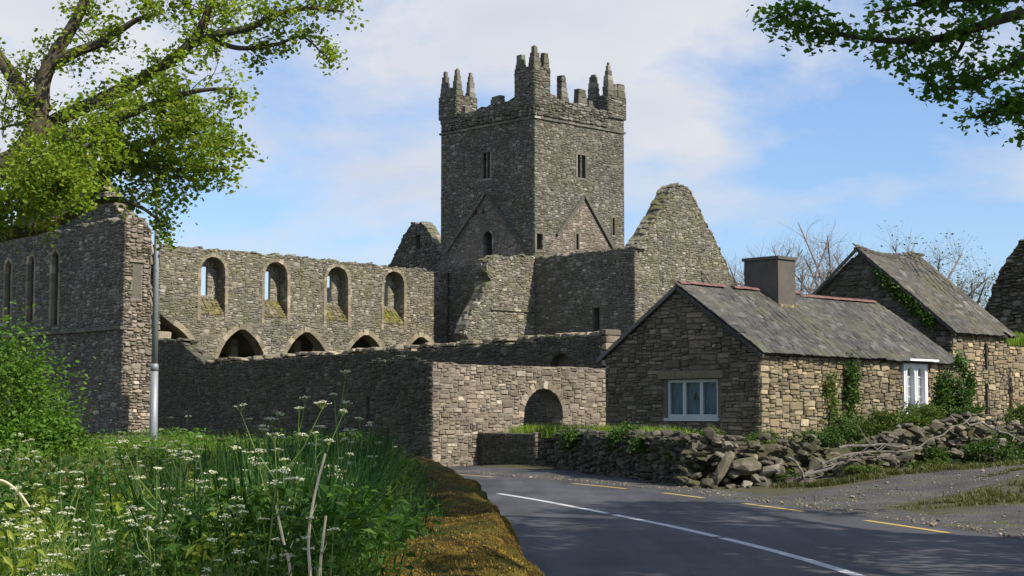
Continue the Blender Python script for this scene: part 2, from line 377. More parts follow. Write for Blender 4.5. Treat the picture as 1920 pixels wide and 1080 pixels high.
def stone_mesh(name, fr, items, mat, parent, o=.04, gap=.02, seed=1, o_base=0):
    rn = np.random.default_rng(seed); A = np.array(items); n = len(A)
    if n == 0: return
    c = rn.uniform(.10, .34, (n, 1))
    ring = np.stack([np.stack([np.concatenate([-.5 + c, .5 - c, .5 + 0 * c, .5 + 0 * c, .5 - c, -.5 + c, -.5 + 0 * c, -.5 + 0 * c], 1),
                               np.concatenate([-.5 + 0 * c, -.5 + 0 * c, -.5 + c, .5 - c, .5 + 0 * c, .5 + 0 * c, .5 - c, -.5 + c], 1)], 2)], 0)[0]
    ring = ring + rn.normal(0, .055, ring.shape)
    wh = np.maximum(A[:, 2:4] - gap * rn.uniform(.5, 1.6, (n, 1)), .02)[:, None, :]
    r0 = ring * wh; ins = np.minimum(wh * .42, .028 + .12 * wh.min(axis=2, keepdims=True))
    r1 = ring * (wh - 2 * ins * .8)
    oo = o * rn.uniform(.45, 1.5, (n, 1)) * np.ones((n, 8)); tilt = rn.normal(0, .25, (n, 2, 1))
    of = oo + o * (ring[:, :, 0] * tilt[:, 0] + ring[:, :, 1] * tilt[:, 1])
    d = np.array(fr.d); nn = np.array(fr.n); O = np.array(fr.O); up = np.array((0, 0, 1.))
    def to3(r, ou):
        s = A[:, 0:1] + r[:, :, 0]; z = A[:, 1:2] + r[:, :, 1]
        return O + s[..., None] * d + z[..., None] * up + (ou + o_base)[..., None] * nn
    V = np.concatenate([to3(r0, -.04 + 0 * oo), to3(r0, oo * .35), to3(r1, of)], 1)
    F = []
    for i in range(8):
        j = (i + 1) % 8; F.append([i, j, 8 + j, 8 + i]); F.append([8 + i, 8 + j, 16 + j, 16 + i])
    F = np.array(F); base = np.arange(n) * 24
    quads = (F[None] + base[:, None, None]).reshape(-1, 4).tolist(); ng = (np.arange(16, 24)[None] + base[:, None]).tolist()
    return obj(name, V.reshape(-1, 3), quads + ng, mat, parent, kind='stuff')
def stone_objs(name, fr, items, mat, parent, o=.05, gap=.02, seed=1, limit=300, rest='wall_stonework', yjit=.05):
    rn = random.Random(seed); it = []
    for (s, z, w, h) in items:
        dp = .16; pr = o * rn.uniform(.4, 1.5)
        it.append((rn.randrange(99), fr.W(s, z, pr - dp / 2, max(.03, w - gap), dp, max(.03, h - gap), rn.gauss(0, .025), rn.gauss(0, yjit), rn.gauss(0, yjit))))
    pieces(name, BLOCK, it, mat, parent, limit, rest)
def ragged(pts, seed, step=.5, amp=.18):
    rn = random.Random(seed); out = []
    for i in range(len(pts) - 1):
        (x0, z0), (x1, z1) = pts[i], pts[i + 1]; k = max(1, int(math.hypot(x1 - x0, z1 - z0) / step))
        for j in range(k):
            t = j / k; out.append((x0 + (x1 - x0) * t + rn.uniform(-.1, .1) * step, z0 + (z1 - z0) * t + rn.uniform(-amp, amp)))
    out.append(pts[-1]); return out
def pointed(c, hw, zs, za, z0=None, n=7):       # pointed arch outline, springing zs, apex za
    h = za - zs; r = (hw * hw + h * h) / (2 * hw); pts = []
    if z0 is not None: pts.append((c - hw, z0))
    th = math.asin(min(1, h / r)) if h < r else math.pi / 2
    for i in range(n): t = th * i / (n - 1); pts.append((c - hw + r - r * math.cos(t), zs + r * math.sin(t)))
    pts += [(2 * c - x, z) for x, z in pts[::-1][1:]]
    return pts
def rounded(c, hw, z0, zt, n=6):
    zs = zt - hw; pts = [(c - hw, z0)]
    for i in range(2 * n - 1): t = math.pi * i / (2 * n - 2); pts.append((c - hw * math.cos(t), zs + hw * math.sin(t)))
    return pts + [(c + hw, z0)]
def rect(s0, s1, z0, z1): return [(s0, z0), (s0, z1), (s1, z1), (s1, z0)]
def arch_ring(fr, outline, w, parent, mat, name='voussoir', o=.06, dp=.35, blk=.36, closed=False, skip=(), seed=3):
    # blocks following an open outline, laid outside of it
    rn = random.Random(seed); P_ = [Vector(q) for q in outline]; L = [0]
    for i in range(1, len(P_)): L.append(L[-1] + (P_[i] - P_[i - 1]).length)
    n = max(3, int(L[-1] / blk)); 
    def at(l):
        for i in range(1, len(P_)):
            if l <= L[i] + 1e-6: return P_[i - 1].lerp(P_[i], (l - L[i - 1]) / max(1e-6, L[i] - L[i - 1]))
        return P_[-1]
    for k in range(n):
        if k in skip: continue
        a, b = at(L[-1] * k / n), at(L[-1] * (k + 1) / n); t = (b - a); 
        if t.length < 1e-4: continue
        m = (a + b) / 2; nr = Vector((-t.y, t.x)).normalized(); c = m + nr * (w / 2 - .01)
        piece(name, SQUARE, rn.randrange(9), mat, parent, fr.W(c.x, c.y, o * rn.uniform(.8, 1.2) - dp / 2, t.length * 1.06, dp, w * rn.uniform(.92, 1.06), -math.atan2(t.y, t.x)))

def capstones(fr, pts, thick, mat, parent, seed, o=.04, name='cap_stonework', hh=(.08, .18)):
    rn = random.Random(seed); it = []
    for i in range(len(pts) - 1):
        a = Vector(pts[i]); b = Vector(pts[i + 1]); L_ = (b - a).length; l = 0; t = (b - a) / max(L_, 1e-5)
        while l < L_:
            w = rn.uniform(.2, .45); c = a + t * (l + w / 2); rows = max(2, int(thick / .4))
            for r in range(rows):
                if rn.random() < .9: it.append((rn.randrange(99), fr.W(c.x, c.y + rn.uniform(-.06, .03), o - thick * (r + .5) / rows + rn.uniform(-.04, .04), w * rn.uniform(.9, 1.15), thick / rows * 1.1, rn.uniform(*hh), -math.atan2(t.y, t.x) * rn.uniform(.75, 1.05), rn.gauss(0, .15), rn.gauss(0, .1))))
            l += w
    joined(name, BLOCK, it, mat, parent)
# ------------------------------------------------------------------ ground, road, track
CL = [(5.0, -30), (4.7, -12), (4.35, 0), (4.02, 8), (3.44, 16.07), (2.71, 21.04), (1.62, 25.82), (-.11, 32.11), (-2.2, 37.4), (-5.1, 42.6), (-8.8, 47.8), (-14, 54.4), (-22, 63.2), (-40, 82), (-62, 104), (-110, 150)]
def catmull(P_, k):
    out = []; P_ = [np.array(p, float) for p in P_]
    for i in range(len(P_) - 1):
        p0 = P_[max(i - 1, 0)]; p1 = P_[i]; p2 = P_[i + 1]; p3 = P_[min(i + 2, len(P_) - 1)]
        for j in range(k):
            t = j / k; out.append(.5 * ((2 * p1) + (-p0 + p2) * t + (2 * p0 - 5 * p1 + 4 * p2 - p3) * t * t + (-p0 + 3 * p1 - 3 * p2 + p3) * t ** 3))
    out.append(P_[-1]); return np.array(out)
CLF = catmull(CL, 10)
MW = catmull([(.36, -2), (.32, 2), (.28, 5), (.23, 7.1), (.10, 10.8), (-.20, 16), (-.53, 20), (-.95, 24), (-1.75, 28), (-3.0, 31.6), (-5.6, 36.6), (-9.6, 42)], 14)
def road_d(x, y, CLF=CLF):              # signed distance to the centre line, right positive
    x = np.asarray(x, float); y = np.asarray(y, float); shp = x.shape; x = x.ravel(); y = y.ravel(); out = np.empty(len(x))
    a = CLF[:-1]; d = CLF[1:] - a; l2 = (d * d).sum(1)
    for k in range(0, len(x), 8000):
        rx = x[k:k + 8000, None] - a[:, 0]; ry = y[k:k + 8000, None] - a[:, 1]; t = np.clip((rx * d[:, 0] + ry * d[:, 1]) / l2, 0, 1)
        px = rx - d[:, 0] * t; py = ry - d[:, 1] * t; q = px * px + py * py; m = q.argmin(1); r = np.arange(len(m))
        out[k:k + 8000] = np.sqrt(q[r, m]) * np.sign(d[m, 1] * px[r, m] - d[m, 0] * py[r, m])
    return out.reshape(shp)
def sm(t): t = np.clip(t, 0, 1); return t * t * (3 - 2 * t)
WLEFT = 2.55; WRIGHT = 3.75
def gz(x, y):
    d = road_d(x, y); x = np.asarray(x, float); y = np.asarray(y, float)
    rise = .07 * np.clip(d - 4.6, 0, 14.5)
    dm = road_d(x, y, MW[::3]); bank = .62 * sm((-dm - .35) / .6) * (1 - .55 * sm((-d - 9) / 14)) * (d < 0)
    w = .05 * np.sin(x * .8 + y * .37) + .04 * np.sin(x * 1.7 - y * .9)
    off = sm((np.abs(d) - 4.6) / 3)
    z = np.where(d > 0, rise, bank) + w * off
    return np.where(((d < WRIGHT + .1) & (d > -WLEFT - .1)) | ((d < 0) & (dm > -.35)), -.03, z)
def gz1(x, y): return float(gz(np.array([x]), np.array([y]))[0])
def grid_coords(lo, hi, flo, fhi, fine, grow=1.22):
    a = list(np.arange(flo, fhi + fine, fine)); s = fine; x = a[-1]
    while x < hi: s *= grow; x += s; a.append(x)
    s = fine; x = a[0]; b = []
    while x > lo: s *= grow; x -= s; b.append(x)
    return np.array(b[::-1] + a)
gx = grid_coords(-1600, 1600, -14, 26, .45); gy = grid_coords(-400, 2600, -2, 62, .45)
X, Y = np.meshgrid(gx, gy); Z = gz(X.ravel(), Y.ravel()); nx = len(gx)
I = np.arange(len(gx) * len(gy)).reshape(len(gy), nx)
gf = np.stack([I[:-1, :-1], I[:-1, 1:], I[1:, 1:], I[1:, :-1]], -1).reshape(-1, 4)
tag(obj('ground', np.stack([X.ravel(), Y.ravel(), Z], 1), gf, 'soil', None, True), kind='structure')
def strip(path, offs, zf):
    path = np.asarray(path); t = np.gradient(path, axis=0); t /= np.linalg.norm(t, axis=1)[:, None]; nr = np.stack([t[:, 1], -t[:, 0]], 1)
    V = []
    for i, p in enumerate(path):
        for o_ in offs: q = p + nr[i] * o_; V.append((q[0], q[1], zf(q[0], q[1], o_)))
    k = len(offs); F = [(i * k + j, i * k + j + 1, (i + 1) * k + j + 1, (i + 1) * k + j) for i in range(len(path) - 1) for j in range(k - 1)]
    return V, F
v, f = strip(CLF, [-4.3, -WLEFT - .4, -1.5, 0, 1.6, 3.2, WRIGHT], lambda x, y, o_: .0)
road = tag(obj('road', v, f, 'asphalt', None, True), kind='structure')
def arc_sub(path, l0, l1):
    seg = np.linalg.norm(np.diff(path, axis=0), axis=1); L = np.concatenate([[0], np.cumsum(seg)])
    ls = np.linspace(l0, l1, 7); return np.stack([np.interp(ls, L, path[:, 0]), np.interp(ls, L, path[:, 1])], 1)
def y_len(path, y):
    seg = np.linalg.norm(np.diff(path, axis=0), axis=1); L = np.concatenate([[0], np.cumsum(seg)]); return float(np.interp(y, path[:, 1], L))
for (y0, y1) in [(32.6, 26.1), (25.75, 21.15), (20.95, 14.6), (14.2, 8.5)]:
    v, f = strip(arc_sub(CLF, y_len(CLF, y1), y_len(CLF, y0)), [-.07, .07], lambda x, y, o_: .004); obj('centre_line', v, f, 'line_white', road)
tt = np.gradient(CLF, axis=0); tt /= np.linalg.norm(tt, axis=1)[:, None]
YL = CLF + np.stack([tt[:, 1], -tt[:, 0]], 1) * 3.28
for (y0, y1) in [(44, 41.2), (37.4, 34.7), (32.9, 30.9), (29.1, 26.6), (24.4, 21.8), (19.5, 17)]:
    v, f = strip(arc_sub(YL, y_len(YL, y1), y_len(YL, y0)), [-.06, .06], lambda x, y, o_: .004); obj('edge_line', v, f, 'line_yellow', road)
TR = catmull([(2.5, 24.5), (4.6, 27.6), (6.7, 30.4), (9.2, 32.6), (12.5, 34.2), (18, 36.0), (30, 39), (50, 45)], 8)
v, f = strip(TR, [-2.2, -1.5, -.8, 0, .8, 1.3, 1.8], lambda x, y, o_: gz1(x, y) + .016 - .06 * (abs(o_) > 1.7))
tag(obj('gravel_track', v, f, 'gravel', None, True), kind='structure')
TR2 = catmull([(2.5, 17.5), (5.4, 21.4), (9.0, 24.8), (13, 27.4), (20, 30)], 8)
v, f = strip(TR2, [-2.4, -1.7, -.8, 0, .8, 1.7, 2.4], lambda x, y, o_: gz1(x, y) + .014 - .06 * (abs(o_) > 2.2))
tag(obj('track_mouth', v, f, 'gravel', None, True), kind='structure')
SH = CLF[(CLF[:, 1] > 12) & (CLF[:, 1] < 60)]
v, f = strip(SH, [WRIGHT - .12, WRIGHT + .12, WRIGHT + .4, WRIGHT + .9], lambda x, y, o_: -.008 if o_ < WRIGHT else max(.012, gz1(x, y) + .03))
tag(obj('gravel_verge', v, f, 'gravel', None, True), kind='structure')
AP = CLF[(CLF[:, 1] > 35) & (CLF[:, 1] < 50)]
v, f = strip(AP, [WRIGHT + .1, WRIGHT + .5, WRIGHT + 1.2, WRIGHT + 2.0, WRIGHT + 3.2], lambda x, y, o_: max(.0, gz1(x, y)) + .018 - .1 * (o_ > WRIGHT + 3))
tag(obj('gateway_apron', v, f, 'asphalt', None, True), kind='structure')
# ------------------------------------------------------------------ the abbey
def make_tower():
    t = thing('abbey_tower', (*ab(4.2, 4.4), 0), 'tall square grey stone tower with stepped corner battlements and two roof scars', 'tower')
    a1, b1 = 8.38, 8.92; ZT = 21.5
    fs = Frame(T0, E2, -N2); fw = Frame(T0, N2, -E2)
    s_h = [rect(3.88, 4.18, 16.9, 18.4), rect(4.3, 4.6, 16.9, 18.4), rect(3.72, 3.93, 12.2, 13.2), rect(7.2, 7.42, 13.4, 14.55), rect(.14, .68, 11.95, 12.95)]
    w_h = [rect(4.1, 4.36, 16.9, 18.6), rect(4.5, 4.78, 16.9, 18.6), rounded(4.3, .42, 11.65, 13.45), pointed(4.3, 2.6, 6.0, 10.0, 0.2)] + [rect(c, c + .22, 14.6, 14.9) for c in (5.35, 4.65, 3.2)]
    so_ = rect(0, a1, 0, ZT); wo = rect(.9, b1, 0, ZT)
    wall = slab(fs, so_, s_h, 0, -.9); slab(fw, wo, w_h, 0, -.9, wall)
    fe = Frame(ab(a1, .9), N2, E2); slab(fe, rect(0, b1 - 1.8, 0, ZT), [], 0, -.9, wall)
    fn = Frame(ab(.9, b1), E2, N2); slab(fn, rect(0, a1 - .9, 0, ZT), [], 0, -.9, wall)
    slab(Frame(ab(.9, .9), E2, -N2), rect(0, a1 - 1.8, 14.9, 15.2), [], 0, -(b1 - 1.8), wall)   # floor inside
    obj('wall', wall.v, wall.f, 'mortar', t)
    s_tri = [(.6, 11.4), (4.45, 15.7), (8.0, 11.4)]; w_tri = [(.5, 11.3), (4.4, 15.9), (8.5, 11.3)]
    stone_mesh('south_stonework', fs, layout(rect(-.02, a1, 9, ZT), s_h + [s_tri], (.12, .21), (.16, .38), 11), 'tower', t, .035, .014, 1)
    stone_mesh('south_scar_stonework', fs, layout(s_tri, s_h, (.12, .2), (.2, .45), 12), 'tower_pink', t, .025, .014, 2)
    wz = rect(-.02, b1, 2, ZT)
    stone_mesh('west_stonework', fw, layout(wz, w_h + [w_tri], (.12, .21), (.16, .38), 13), 'tower', t, .035, .014, 3)
    stone_mesh('west_scar_stonework', fw, layout(w_tri, w_h, (.12, .2), (.2, .45), 14), 'tower_pink', t, .02, .014, 4)
    # raised weather courses of the lost roofs
    def course(fr, p, q, nm):
        g_ = Geo(); n = Vector((q[0] - p[0], q[1] - p[1])); l = n.length; n /= l; pr = Vector((-n.y, n.x)) * .09
        c = [Vector(p) + pr, Vector(q) + pr, Vector(q) - pr, Vector(p) - pr]
        slab(fr, [tuple(x) for x in c], [], .17, -.05, g_); obj(nm, g_.v, g_.f, 'tower', t)
    course(fs, (4.5, 15.75), (7.4, 12.3), 'weather_course'); course(fs, (1.9, 13.0), (4.35, 15.6), 'weather_course')
    course(fw, (4.45, 15.95), (8.3, 12.35), 'weather_course'); course(fw, (.6, 11.9), (4.35, 15.95), 'weather_course')
    # string courses and parapets
    for fr, L_, dz in ((fs, a1, 0), (fw, b1, 0)):
        rn = random.Random(7); x = -.1
        while x < L_:
            w = rn.uniform(.4, .8); piece('string_course', SQUARE, rn.randrange(9), 'tower', t, fr.W(min(x + w / 2, L_ - w / 2 + .1), 20.35 + rn.uniform(-.02, .02), -.05, w, .34, .14)); x += w
    ps = ragged([(1.3, 22.0), (2.6, 21.75), (4.4, 21.7), (6.7, 21.6)], 3, .4, .12)
    par = slab(fs, [(0, 21.5)] + [(0, 23.0), (.9, 22.9), (1.3, 22.5)] + ps + [(6.7, 21.5)], [rect(3.0, 3.3, 21.52, 21.6)], .1, -.55)
    pw = ragged([(1.7, 22.0), (2.4, 21.75), (4.0, 21.75), (5.6, 21.4), (7.2, 21.2)], 4, .4, .12)
    slab(fw, [(.55, 21.0), (.55, 23.0), (1.2, 22.9), (1.7, 22.4)] + pw + [(8.9, 21.4), (8.9, 21.0)], [], .1, -.55, par)
    obj('parapet', par.v, par.f, 'mortar', t)
    stone_mesh('parapet_stonework', fs, layout([(-.1, 20.5), (-.1, 22.9)] + [(1.3, 22.5)] + ps + [(6.7, 20.5)], [], (.14, .24), (.2, .5), 15), 'tower', t, .05, .02, 5, .1)
    stone_mesh('parapet_stonework', fw, layout([(-.1, 20.5), (-.1, 22.9), (1.6, 22.4)] + pw + [(8.95, 20.5)], [], (.14, .24), (.2, .5), 16), 'tower', t, .05, .02, 6, .1)
    # corner turrets with their tall merlons
    def turret(a0, a_1, b0, b_1, z0, z1, merl, seed):
        fr = Frame(ab(a0, b0), E2, -N2); g_ = slab(fr, rect(0, a_1 - a0, z0, z1), [], 0, -(b_1 - b0)); tu = obj('turret', g_.v, g_.f, 'mortar', t)
        stone_mesh('turret_stonework', fr, layout(rect(0, a_1 - a0, z0, z1), [], (.14, .24), (.2, .45), seed), 'tower', tu, .05, .02, seed)
        f2 = Frame(ab(a0, b0), N2, -E2); stone_mesh('turret_stonework', f2, layout(rect(0, b_1 - b0, z0, z1), [], (.14, .24), (.2, .45), seed + 1), 'tower', tu, .05, .02, seed + 1)
        rn = random.Random(seed)
        for (ma, mb, w, dpt, h, pt) in merl:
            c = fr.p(ma - a0, z1 + h / 2 - .05, -(mb - b0)); z = z1 - .04; hh = 0
            while hh < h - .02:                      # each merlon is a few stacked stones, tapering to a worn tip
                s_ = min(rn.uniform(.28, .42), h - hh); k = 1 - pt * (hh / h) ** 1.4
                W = Matrix.Translation(Vector((c.x, c.y, z + hh + s_ / 2))) @ fr.rot() @ Matrix.Rotation(rn.gauss(0, .06), 4, 'Z') @ Matrix.Diagonal((w * k * rn.uniform(.9, 1.1), dpt * k * rn.uniform(.9, 1.1), s_ * 1.04, 1))
                piece('merlon_stone', JAG, rn.randrange(99), 'tower', tu, W); hh += s_
    turret(-.12, 1.28, -.12, 1.72, 21.2, 23.65, [(.18, .20, .66, .66, 1.4, .85), (1.0, .12, .52, .45, 1.0, .3), (.12, 1.38, .48, .58, .95, .3)], 31)
    turret(-.12, 1.75, 7.25, 9.05, 21.3, 22.85, [(.16, 8.68, .5, .64, 1.8, .8), (.2, 7.54, .68, .55, 1.85, .8), (1.4, 7.54, .58, .5, 1.75, .8), (.1, 8.1, .4, .5, .6, .3)], 41)
    turret(6.75, 8.5, -.12, 1.9, 21.2, 22.75, [(7.08, .18, .68, .6, 2.25, .9), (8.08, .12, .75, .5, .9, .25), (7.0, 1.45, .5, .8, 1.6, .6), (7.6, .12, .42, .42, .85, .5)], 51)
    turret(6.9, 8.4, 7.3, 8.95, 21.2, 22.2, [(7.2, 7.6, .5, .5, .8, .4)], 61)
    rn = random.Random(9)
    for (fr, s_, z0, w, h, pt) in ((fs, 2.75, 21.7, .75, 1.75, .6), (fs, 4.45, 21.6, 1.0, 1.2, .35), (fs, 5.2, 21.6, .5, .55, .3), (fw, 3.6, 21.7, 1.0, .55, .2), (fw, 6.7, 21.3, .5, .75, .5)):
        hh = 0
        while hh < h - .02:
            q = min(rn.uniform(.26, .38), h - hh); k = 1 - pt * (hh / h)
            piece('merlon_stone', JAG, rn.randrange(99), 'tower', t, fr.W(s_ - .1 * hh, z0 + hh + q / 2 - .05, -.2, w * k, .5, q * 1.05, rn.gauss(0, .03))); hh += q
    # dressed frames of the openings
    for fr, (s0, s1, z0, z1), wd in ((fs, (3.88, 4.6, 16.9, 18.4), .16), (fw, (4.1, 4.78, 16.9, 18.6), .16), (fs, (.14, .68, 11.95, 12.95), .18), (fs, (3.72, 3.93, 12.2, 13.2), .12), (fs, (7.2, 7.42, 13.4, 14.55), .12)):
        for (x, zc, w, h) in ((s0 - wd / 2, (z0 + z1) / 2, wd, z1 - z0), (s1 + wd / 2, (z0 + z1) / 2, wd, z1 - z0), ((s0 + s1) / 2, z1 + wd / 2, s1 - s0 + 2 * wd, wd), ((s0 + s1) / 2, z0 - wd / 2, s1 - s0 + 2 * wd, wd)):
            piece('window_surround', SQUARE, 1, 'tower', t, fr.W(x, zc, -.05, w, .2, h))
    arch_ring(fw, rounded(4.3, .42, 11.65, 13.45), .16, t, 'tower', 'voussoir', .05, .3, .3)
    arch_ring(fw, pointed(4.3, 2.6, 6.0, 10.0, 3.0, 9), .34, t, 'dressed', 'voussoir', .07, .5, .5)
    arch_ring(fw, pointed(4.3, 2.3, 6.0, 9.6, 3.0, 9), .3, t, 'tower', 'inner_voussoir', -.3, .5, .5)
make_tower()

def make_nave():
    t = thing('arcade_wall', (*ab(-12, 8.5), 0), 'long ruined nave wall with four round headed windows above pointed arches', 'wall')
    fr = Frame(ab(0, 8), E2, -N2)
    ac = [-16.42, -11.7, -7.07, -2.5]; wc = [-18.5, -14.03, -9.38, -4.81]
    arch = [pointed(c, 1.8, 4.0, 6.7, .3) for c in ac]; win = [rounded(c, .84, 7.35, 10.78) for c in wc]
    topl = ragged([(-22.0, 11.2), (-17, 11.15), (-12, 11.12), (-6, 11.05), (-.2, 10.95)], 8, .4, .09)
    half = pointed(-21.15, 1.8, 4.0, 6.7, .3)
    rh = half[len(half) // 2:]                  # right half of the broken arch
    outer = [(-.2, .3)] + topl[::-1] + ragged([(-22.0, 11.2), (-22.1, 7.4)], 9, .4, .12) + ragged([(-22.1, 7.4), (-21.4, 6.9)], 10, .3, .08)[:-1] + rh
    outer = outer[::-1]
    gW = slab(fr, outer, arch + win, 0, -.85); obj('wall', gW.v, gW.f, 'mortar_lt', t)
    slit = [rect(c - .33, c + .2, 8.55, 10.25) for c in wc]
    ob = [(-22.0, .3), (-22.0, 11.0), (-.2, 10.8), (-.2, .3)]
    gB = slab(fr, [(-.2, 7.0), (-22.0, 7.0), (-22.0, 11.0), (-.2, 10.8)], slit, -.85, -1.08); obj('outer_skin', gB.v, gB.f, 'nave', t)
    stone_mesh('stonework', fr, layout(outer, arch + win, (.12, .22), (.16, .38), 21, 4.0), 'nave', t, .04, .016, 21)
    capstones(fr, topl, 1.05, 'nave', t, 8, .03)
    fend = Frame(ab(-22.02, 8), N2, -E2)
    stone_mesh('end_stonework', fend, layout(rect(0, 1.05, 4.5, 11.1), [], (.15, .27), (.2, .5), 22), 'nave', t, .12, .02, 22)
    for c in ac: arch_ring(fr, pointed(c, 1.8, 4.0, 6.7, 3.0, 8), .34, t, 'dressed', 'voussoir', .05, .4, .42, seed=int(-c * 7))
    arch_ring(fr, rh[:-1], .34, t, 'dressed', 'voussoir', .05, .4, .42, seed=5)
    for i, c in enumerate(wc):
        arch_ring(fr, rounded(c, .84, 7.0, 10.78), .22, t, 'dressed', 'window_surround', .045, .3, .34, seed=i + 50)
        # sloping sill of rubble grown with moss
        g_ = Geo(); p = [fr.p(c - .84, 7.3, .0), fr.p(c + .84, 7.3, .0), fr.p(c + .84, 7.36, -.05), fr.p(c - .84, 7.36, -.05), fr.p(c + .84, 8.4, -.84), fr.p(c - .84, 8.4, -.84), fr.p(c + .84, 7.3, -.84), fr.p(c - .84, 7.3, -.84)]
        g_.add(p, [(0, 1, 2, 3), (3, 2, 4, 5), (1, 6, 4, 2), (0, 3, 5, 7), (5, 4, 6, 7)]); obj('window_sill', g_.v, g_.f, 'mortar', t)
        rr = random.Random(i); it = [(rr.randrange(99), fr.W(c - .84 + 1.68 * (k % 6 + .5) / 6, 7.38 + 1.0 * (k // 6 + .5) / 6, -.05 - .8 * (k // 6 + .5) / 6, rr.uniform(.22, .34), .26, rr.uniform(.14, .24), rr.gauss(0, .15), rr.gauss(0, .3), -.6 + rr.gauss(0, .25))) for k in range(36)]
        joined('sill_stonework', BLOCK, it, 'mossy', t)
        stone_mesh('recess_stonework', fr, layout(rect(c - .84, c + .84, 7.9, 10.9), [slit[i]], (.13, .22), (.18, .4), 170 + i), 'nave', t, .03, .02, 170 + i, -.85)
        # rubble lining of the right jamb
        fj = Frame(ab(c + .84, 8.0), N2, -E2); stone_mesh('jamb_stonework', fj, layout(rect(.05, .82, 7.4, 9.9), [], (.14, .22), (.2, .4), 70 + i), 'nave', t, .03, .02, 70 + i)
    # aisle behind the arcade: outer wall and lean-to roof
    a = thing('aisle', (*ab(-12, 12.5), 0), 'dark roofed aisle behind the pointed arches', 'building')
    fa = Frame(ab(0, 13.2), E2, -N2); g_ = slab(fa, [(-27, .2), (-27, 5.2), (-.3, 5.2), (-.3, .2)], [], 0, -.8); obj('wall', g_.v, g_.f, 'tower', a)
    g2 = Geo(); q = [fr.p(-23.5, 7.1, -1.09), fr.p(-.3, 7.1, -1.09), fa.p(-.3, 5.25, -.9), fa.p(-23.5, 5.25, -.9)]; g2.add(q + [x - Vector((0, 0, .2)) for x in q], [(0, 1, 2, 3), (7, 6, 5, 4), (0, 4, 5, 1), (1, 5, 6, 2), (2, 6, 7, 3), (3, 7, 4, 0)]); obj('roof', g2.v, g2.f, 'slate', a)
    for b_, a_ in ((10.2, -15.6), (10.2, -10.9)):
        f3 = Frame(ab(a_, b_), E2, -N2); z = .3; rn = random.Random(int(b_ * 3 + a_))
        pt = thing('stone_pillar', f3.p(0, .3), 'slim pale stone pillar seen inside the ' + ('first' if a_ < -12 else 'second') + ' pointed arch', 'pillar')
        while z < 6.0: h = rn.uniform(.4, .6); piece('pillar_block', SQUARE, rn.randrange(9), 'dressed', pt, f3.W(0, z + h / 2, 0, .5, .5, h)); z += h
    gm = thing('grave_marker', fr.p(-9.9, .3, -1.6), 'small pale pointed stone under the second pointed arch', 'gravestone')
    f4 = Frame((gm.location.x, gm.location.y), E2, -N2)
    piece('plinth', SQUARE, 1, 'dressed', gm, f4.W(0, 2.6, 0, .5, .4, 4.8)); g_ = Geo(); g_.tube([f4.p(0, 5.0), f4.p(0, 5.45), f4.p(0, 5.85)], [.28, .2, .06], 5); obj('pointed_top', g_.v, g_.f, 'white', gm)
make_nave()

